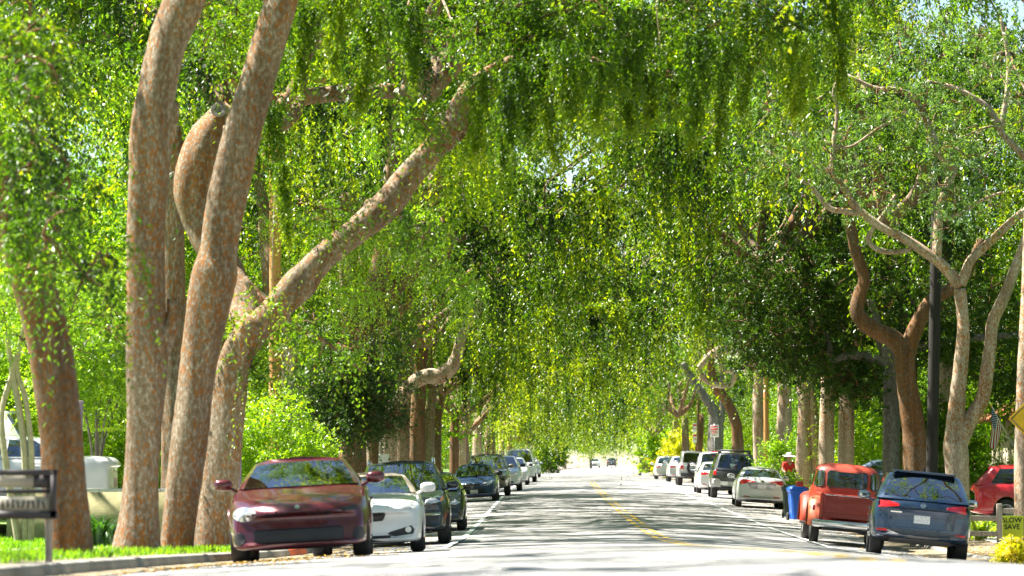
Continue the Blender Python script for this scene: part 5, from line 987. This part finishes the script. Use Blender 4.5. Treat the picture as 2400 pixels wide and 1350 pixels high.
for i in range(7):
    for j in range(4): mb.add([fpt(i / 13, j / 10), fpt((i + 1) / 13, j / 10), fpt((i + 1) / 13, (j + 1) / 10), fpt(i / 13, (j + 1) / 10)], [(0, 1, 2, 3)])
ca = weld(mb).build('canton', FB, t)
for i in range(9):
    for j in range(6 if i % 2 == 0 else 5):
        u = .03 + i * .0585; v = .035 + j * .065 + (0 if i % 2 == 0 else .032); c = fpt(u, v) + Vector((0, -.008, 0)); MB().add([c + Vector((math.cos(a * 1.2566 / 2 + 1.57) * (.018 if a % 2 == 0 else .008), 0, math.sin(a * 1.2566 / 2 + 1.57) * (.018 if a % 2 == 0 else .008))) for a in range(10)], [tuple(range(10))]).build('star', SIGNW, ca)
# rail fence
fe = empty('rail_fence', ground_at(2330, 80), 0, 'low grey split rail fence in front of the red hatchback', 'fence')
for k, xx in enumerate((-1.9, .12, 2.2)):
    zz = gz(fe.location.x + xx, 80) - fe.location.z; MB().box((xx, 0, zz + .42), (.13, .11, 1.0), bev=.02).build('post', GREYW, fe)
    if k < 2:
        for z in (.72, .36): MB().box((xx + 1.04, .01, zz + z + .02), (2.1, .05, .12), bev=.015, M=Matrix.Rotation(.015, 3, 'Y')).build('rail', GREYW, fe)
# raised driveway behind the low wall
ysd = np.linspace(66, 84, 7); usd = np.linspace(-10.6, -22, 8); U_, Y_ = np.meshgrid(usd, ysd); X_ = U_ + cx(Y_); Z_ = zside(X_, Y_) + np.interp(-U_, [10.6, 11.2, 13.5, 16.7, 22], [0, .4, .61, .98, 1.2])
dw = link('driveway', grid_mesh('driveway', np.stack([X_, Y_, Z_], -1), CONC)); setp(dw, 'rising concrete driveway behind the low olive wall', kind='structure')
# low wall in front of the left driveway
OLIVE = M('olive_wall', (.30, .27, .13), .9, var=.2, bump=.3); b = ground_at(330, 64); t = empty('garden_wall', b, 0, 'low olive tan garden wall in front of the white driveway sedan', 'wall'); zt = P(240, 1146, 64).z - b.z
MB().box((-.2, 0, zt / 2 - .03), (4.6, .22, zt - .06)).build('wall_body', OLIVE, t); 
for k in range(8): MB().box((-2.2 + k * .575, 0, zt - .02), (.565, .27, .055), bev=.008).build('coping', CONC, t)
for x, h, lb in ((187, .0, 'slim mauve post just right of the dark leaning trunk'), (560, .0, 'mauve post peeping out between the limb elm and the maroon coupe')):
    b = ground_at(x, 66); z = P(x, 945 if x < 300 else 1050, 66).z - b.z; t = empty('mauve_post', b, 0, lb, 'post'); MB().box((0, 0, z / 2), (.085, .085, z), bev=.008).build('shaft', MAUVE, t); MB().box((0, 0, z + .02), (.12, .12, .05), bev=.01).build('cap', MAUVE, t)
b = ground_at(1838, 150); t = empty('garden_light_pole', b, 0, 'thin pale blue pole rising above the lime shrub', 'pole'); z = P(1838, 968, 150).z - b.z; MB().tube([(0, 0, 0), (0, 0, z)], .035, 8).build('shaft', PALEBLUE, t); MB().lathe((0, 0, z), (0, 0, 1), [(.035, 0), (.05, .02), (.03, .08)], 10).build('cap', PALEBLUE, t)
# ---------------------------------------------------------------- shrubs, plants, grass
LEAF_YEL = leafmat('yellow_leaf', (.22, .26, .005), (.34, .36, .006), (.48, .42, .01), .5, .05)
def shrub(label, x, Z, w_, h, mat, seed, leaf=.06, ncl=40, nsp=16, nl=14, droop=.3, name='shrub', du=0, cat='shrub', wr=.55, lift=0):
    b = ground_at(x, Z); b.x += du; b.z = gz(b.x, Z); t = empty(name, b, 0, label, cat); me, C = bush_proto(seed, w_ / 2, w_ / 2 * .8, h / 2, ncl, nsp, nl, leaf, mat, droop, (.2 * w_ / 2 + .1, .35 * w_ / 2 + .2), wr, .45)
    o = link('foliage', me, t); o['kind'] = 'stuff'; o.location = (0, 0, lift); mb = MB()
    for k, c in enumerate(C[:9]): wood(mb, [(0, 0, -.05), (c[0] * .2, c[1] * .2, c[2] * .45 + lift * .6), (c[0], c[1], c[2] + lift)], [.04, .025, .01], seed + k, 6, .25, .1)
    mb.build('stems', BARK_GREY, t)['kind'] = 'stuff'; return t
shrub('lime yellow feathery shrub behind the silver sedan', 1824, 136, 1.7, 2.3, LEAF_LIME, 301, .09, 46, 14, 14, .2)
shrub('lower lime shrub at the foot of the pale leaning stems', 1846, 125.5, 1.2, 1.0, LEAF_LIME, 302, .08, 30, 14, 14, .2)
shrub('sunny lime green shrub around the foot of the wooden utility pole', 640, 77, 2.2, 3.1, LEAF_LIME, 303, .075, 80, 18, 16, .35)
shrub('bright green broad leaved small tree behind the left foreground trunks', 225, 77, 3.0, 4.2, LEAF_LIME, 304, .085, 120, 18, 16, .4, lift=2.3, name='small_tree', cat='tree')
shrub('light green shrub rising between the dark trunk and the curving elm', 120, 90, 3.2, 3.8, LEAF_LIME, 305, .09, 110, 18, 16, .4, lift=2.6, name='small_tree', cat='tree')
shrub('mass of fresh green foliage behind the orange pickup cab', 2040, 131, 3.2, 4.6, LEAF_LIME, 306, .10, 100, 18, 16, .5)
shrub('fresh green shrub between the crooked brown elm and the twin stemmed tree', 2200, 104, 2.6, 3.6, LEAF_MID, 307, .09, 90, 18, 16, .4)
shrub('green shrub below the flag', 2345, 100, 2.0, 1.5, LEAF_MID, 308, .08, 50, 18, 16, .3)
shrub('golden yellow shrub at the bottom right beside the lawn board', 2378, 59, .46, .42, LEAF_YEL, 309, .05, 26, 14, 14, .3)
shrub('bright green low shrub behind the tail of the white driveway sedan', 300, 92, 2.4, 2.2, LEAF_LIME, 310, .08, 60, 18, 16, .3)
shrub('yellow green roadside bush beyond the far right parked cars', 1590, 262, 3.4, 3.4, LEAF_YEL, 311, .20, 50, 14, 12, .3)
shrub('pale lime bush behind the far right crossovers', 1545, 330, 5, 5, LEAF_LIME, 312, .25, 60, 14, 12, .3)
shrub('grey green flowering shrub on the left of the street end', 1292, 380, 3.0, 4.5, LEAF_MID, 313, .25, 50, 14, 12, .5)
shrub('pale feathery shrub behind the shaded forked elm', 770, 104, 2.0, 1.9, LEAF_LIME, 314, .09, 40, 14, 14, .5)
def strap_plant(label, x, Z, n, ln, mat, seed, name='strap_leaf_plant', wdt=.035, up=1.0):
    b = ground_at(x, Z); t = empty(name, b, 0, label, 'plant'); rg_ = np.random.default_rng(seed)
    for k in range(n):
        a = rg_.uniform(0, 6.283); l = ln * rg_.uniform(.6, 1.1); o = np.array([rg_.normal(0, .12), rg_.normal(0, .12), 0]); d = np.array([math.cos(a), math.sin(a), 0]); sd = np.array([-d[1], d[0], 0]) * wdt; pts = []
        for s in np.linspace(0, 1, 6):
            c = o + d * l * .55 * s ** 1.4 + np.array([0, 0, l * up * (s - .55 * s ** 2.2)]); wv = sd * (1 - s ** 2.5) * (.7 + .5 * math.sin(s * 3)); pts += [c - wv, c + wv]
        mb = MB(); mb.add(pts, [(2 * i, 2 * i + 1, 2 * i + 3, 2 * i + 2) for i in range(5)]); mb.build('leaf_blade', mat, t)
    return t
STRAP = leafmat('strap_leaf', (.04, .12, .005), (.07, .19, .008), (.12, .25, .01), .4, .1); STRAPY = leafmat('yellow_strap_leaf', (.22, .30, .01), (.34, .40, .01), (.45, .45, .02), .45, .06)
strap_plant('dark green strap leaved clump between the first two left trunks', 232, 56, 60, 1.05, STRAP, 5); strap_plant('second green strap leaved clump left of the curving elm', 262, 58, 40, .8, STRAP, 6)
strap_plant('yellow green spiky clump just left of the red hatchback', 2292, 83, 55, 1.15, STRAPY, 7); strap_plant('small yellow green spiky clump behind the rail fence', 2330, 84, 30, .8, STRAPY, 8)
# thin multi stemmed tree far left
b = ground_at(50, 57); t = empty('multi_stem_tree', b, 0, 'slender multi stemmed tree at the far left edge in front of a white off-roader', 'tree')
for k, pp in enumerate(([(60, 1230, 9), (58, 1080, 8), (45, 960, 8), (30, 880, 7), (15, 780, 5)], [(45, 1230, 9), (10, 1060, 8), (5, 960, 7), (28, 880, 7), (50, 790, 5)], [(72, 1230, 8), (74, 1080, 7), (60, 940, 6), (40, 860, 6), (60, 740, 4)])):
    w2, r2 = px_path(57, pp); w2[0].z = b.z - .05; mb = MB(); wood(mb, [p - b for p in w2], r2, 400 + k, 9, .12, .08); mb.build('stem', M('smooth_tan_bark%d' % k, (.40, .33, .22), .8, var=.2, vscale=12), t)
foliage_at(t, px_clusters(rg, 57.5, [(40, 700, 130, 110, 34), (180, 720, 90, 120, 16)], 1.4), 401, 14, 18, .055, LEAF_LIME, .28, (.3, .6), (.3, .8), .1, (.6, .9), .5, .45)
# jacaranda and others at the street end
b = ground_at(1385, 560); t = empty('jacaranda_tree', b, 0, 'small tree with mauve blossom standing in the glare at the street end', 'tree'); mb = MB(); wood(mb, [(0, 0, -.2), (0, 0, 1.5), (.4, 0, 4.0)], [.25, .2, .12], 3, 8, .4); wood(mb, [(0, 0, 1.6), (-.8, 0, 3.6)], [.15, .08], 4, 8, .4); mb.build('trunk', BARK_GREY, t)
me, C = bush_proto(320, 2.0, 2.0, 1.7, 34, 10, 10, .3, LEAF_MID, .5, (.4, .9)); o = link('crown', me, t); o.location = (0, 0, 2.6); o['kind'] = 'stuff'
me, C = bush_proto(321, 1.9, 1.9, 1.6, 8, 6, 10, .25, leafmat('mauve_blossom', (.25, .15, .4), (.35, .22, .5), (.45, .3, .6), .4, .02), .5, (.4, .9)); o = link('blossom', me, t); o.location = (-.5, -.3, 2.9); o['kind'] = 'stuff'
# grass and litter
def blades(name, label, u0, u1, y0, y1, n, h, mat, seed):
    rg_ = np.random.default_rng(seed); y = rg_.uniform(y0, y1, n); u = rg_.uniform(u0, u1, n); X = u + cx(y); p = np.stack([X, y, zside(X, y) - .01], -1); d = nrmz(np.column_stack([rg_.normal(0, .35, (n, 2)), np.ones(n)])); nn = nrmz(rg_.normal(size=(n, 3)) * np.array([1, 1, .1]))
    L = h * rg_.uniform(.5, 1.3, n); o = link(name, leaf_mesh(name, p, d, nn, L, L * 0 + .018, rg_.normal(.5, .2, n), mat)); setp(o, label, 'grass', kind='stuff'); return o
GRASS = leafmat('grass_blade', (.06, .15, .004), (.11, .25, .005), (.18, .33, .008), .45, .04)
blades('grass', 'uneven grass along the left planted strip', -8.35, -6.9, 24, 66, 9000, .10, GRASS, 1); blades('lawn_grass', 'sunny lawn grass behind the left pavement', -14, -9.9, 28, 70, 26000, .10, GRASS, 2); blades('lawn_grass', 'grass around the rail fence on the right', 9.75, 15, 62, 95, 24000, .11, GRASS, 3)
def litter(label, u0, u1, y0, y1, n, seed):
    rg_ = np.random.default_rng(seed); y = rg_.uniform(y0, y1, n); u = u0 + (u1 - u0) * rg_.random(n) ** 2; X = u + cx(y); z = np.array([gz(a, b_) for a, b_ in zip(X, y)]) + .012; a = rg_.uniform(0, 6.28, n)
    o = link('leaf_litter', leaf_mesh('leaf_litter', np.stack([X, y, z], -1), np.stack([np.cos(a), np.sin(a), rg_.normal(0, .25, n)], -1), nrmz(np.column_stack([rg_.normal(0, .3, (n, 2)), np.ones(n)])), rg_.uniform(.03, .07, n), rg_.uniform(.02, .035, n), rg_.random(n), DRY)); setp(o, label, 'leaves', kind='stuff')
DRY = leafmat('dry_leaf', (.12, .07, .02), (.25, .15, .04), (.40, .28, .06), .2, .03)
litter('dry fallen leaves in the left gutter', -6.5, -4.6, 30, 110, 3500, 4); litter('dry fallen leaves along the right gutter', 6.3, 4.2, 45, 130, 3500, 5); litter('dry fallen leaves on the right planted strip', 6.6, 8.3, 45, 120, 6000, 6)
# person among the shrubs
def person(label, x, Z):
    b = ground_at(x, Z); t = empty('person', b, R(25), label, 'person')
    def skin(name, verts, edges, rad, mat, root=0, sub=2):
        me = bpy.data.meshes.new(name); me.from_pydata(verts, edges, []); o = link(name, me, t); md = o.modifiers.new('s', 'SKIN'); sv = me.skin_vertices[0].data
        for i, r in enumerate(rad): sv[i].radius = (r, r) if not hasattr(r, '__len__') else r
        sv[root].use_root = True; ms = o.modifiers.new('d', 'SUBSURF'); ms.levels = ms.render_levels = sub; dg = bpy.context.evaluated_depsgraph_get(); m2 = bpy.data.meshes.new_from_object(o.evaluated_get(dg)); bpy.data.objects.remove(o)
        m2.materials.clear(); m2.materials.append(mat); m2.polygons.foreach_set('use_smooth', [True] * len(m2.polygons)); return link(name, m2, t)
    SK = M('skin', (.42, .24, .15), .55); SH = M('red_shirt', (.62, .03, .02), .85); TR = M('dark_trousers', (.05, .055, .07), .9); HT = M('white_hat', (.78, .76, .70), .8)
    V = [(0, 0, .95), (0, 0, 1.15), (0, -.02, 1.36), (0, -.03, 1.48), (0, -.06, 1.60), (0, -.07, 1.70), (.19, -.01, 1.42), (.26, -.06, 1.16), (.20, -.26, 1.02), (.17, -.33, .99), (-.19, -.01, 1.42), (-.27, -.05, 1.16), (-.22, -.26, 1.04), (-.19, -.33, 1.01), (.10, 0, .88), (.12, -.02, .48), (.12, .02, .08), (.13, -.12, .04), (-.10, 0, .88), (-.12, -.02, .48), (-.12, .02, .08), (-.13, -.12, .04)]
    E = [(0, 1), (1, 2), (2, 3), (3, 4), (4, 5), (2, 6), (6, 7), (7, 8), (8, 9), (2, 10), (10, 11), (11, 12), (12, 13), (0, 14), (14, 15), (15, 16), (16, 17), (0, 18), (18, 19), (19, 20), (20, 21)]
    Rr = [(.15, .10), (.14, .10), (.15, .10), .055, .085, .07, .06, .045, .035, .032, .06, .045, .035, .032, .085, .06, .045, .04, .085, .06, .045, .04]; skin('body', V, E, Rr, SK)
    for sx in (1, -1):
        for k, l in enumerate((.075, .085, .08, .065)): skin('finger', [(sx * (.155 + .018 * k), -.345, .985), (sx * (.152 + .018 * k), -.345 - l * .5, .97), (sx * (.150 + .018 * k), -.345 - l * .8, .945)], [(0, 1), (1, 2)], [.010, .009, .008], SK, 0, 1)
        skin('thumb', [(sx * .150, -.31, .995), (sx * .125, -.34, .985), (sx * .118, -.365, .975)], [(0, 1), (1, 2)], [.011, .010, .008], SK, 0, 1)
    skin('shirt', [V[0], V[1], V[2], (0, -.02, 1.43), V[6], (.235, -.04, 1.24), V[10], (-.24, -.035, 1.24)], [(0, 1), (1, 2), (2, 3), (2, 4), (4, 5), (2, 6), (6, 7)], [(.17, .12), (.16, .12), (.17, .12), .075, .078, .065, .078, .065], SH)
    skin('trousers', [V[0], V[14], V[15], (.12, .01, .14), V[18], V[19], (-.12, .01, .14)], [(0, 1), (1, 2), (2, 3), (0, 4), (4, 5), (5, 6)], [(.165, .115), .10, .075, .06, .10, .075, .06], TR)
    MB().lathe((0, -.07, 1.70), (0, -.12, 1), [(.24, -.01), (.245, .0), (.12, .02), (.105, .09), (.085, .12), (.03, .13)], 20).build('sun_hat', HT, t); MB().lathe((0, -.155, 1.625), (0, -1, -.1), [(.016, 0), (.012, .02), (.004, .03)], 8).build('nose', SK, t)
    for sx in (-1, 1): MB().lathe((sx * .032, -.14, 1.645), (0, -1, 0), [(.011, 0), (.007, .008)], 8).build('eye', INK, t); MB().lathe((sx * .085, -.06, 1.62), (sx, 0, 0), [(.025, 0), (.018, .012)], 8).build('ear', SK, t)
    return t
person('person in a red shirt and white sun hat working among the lime shrubs', 1848, 129)
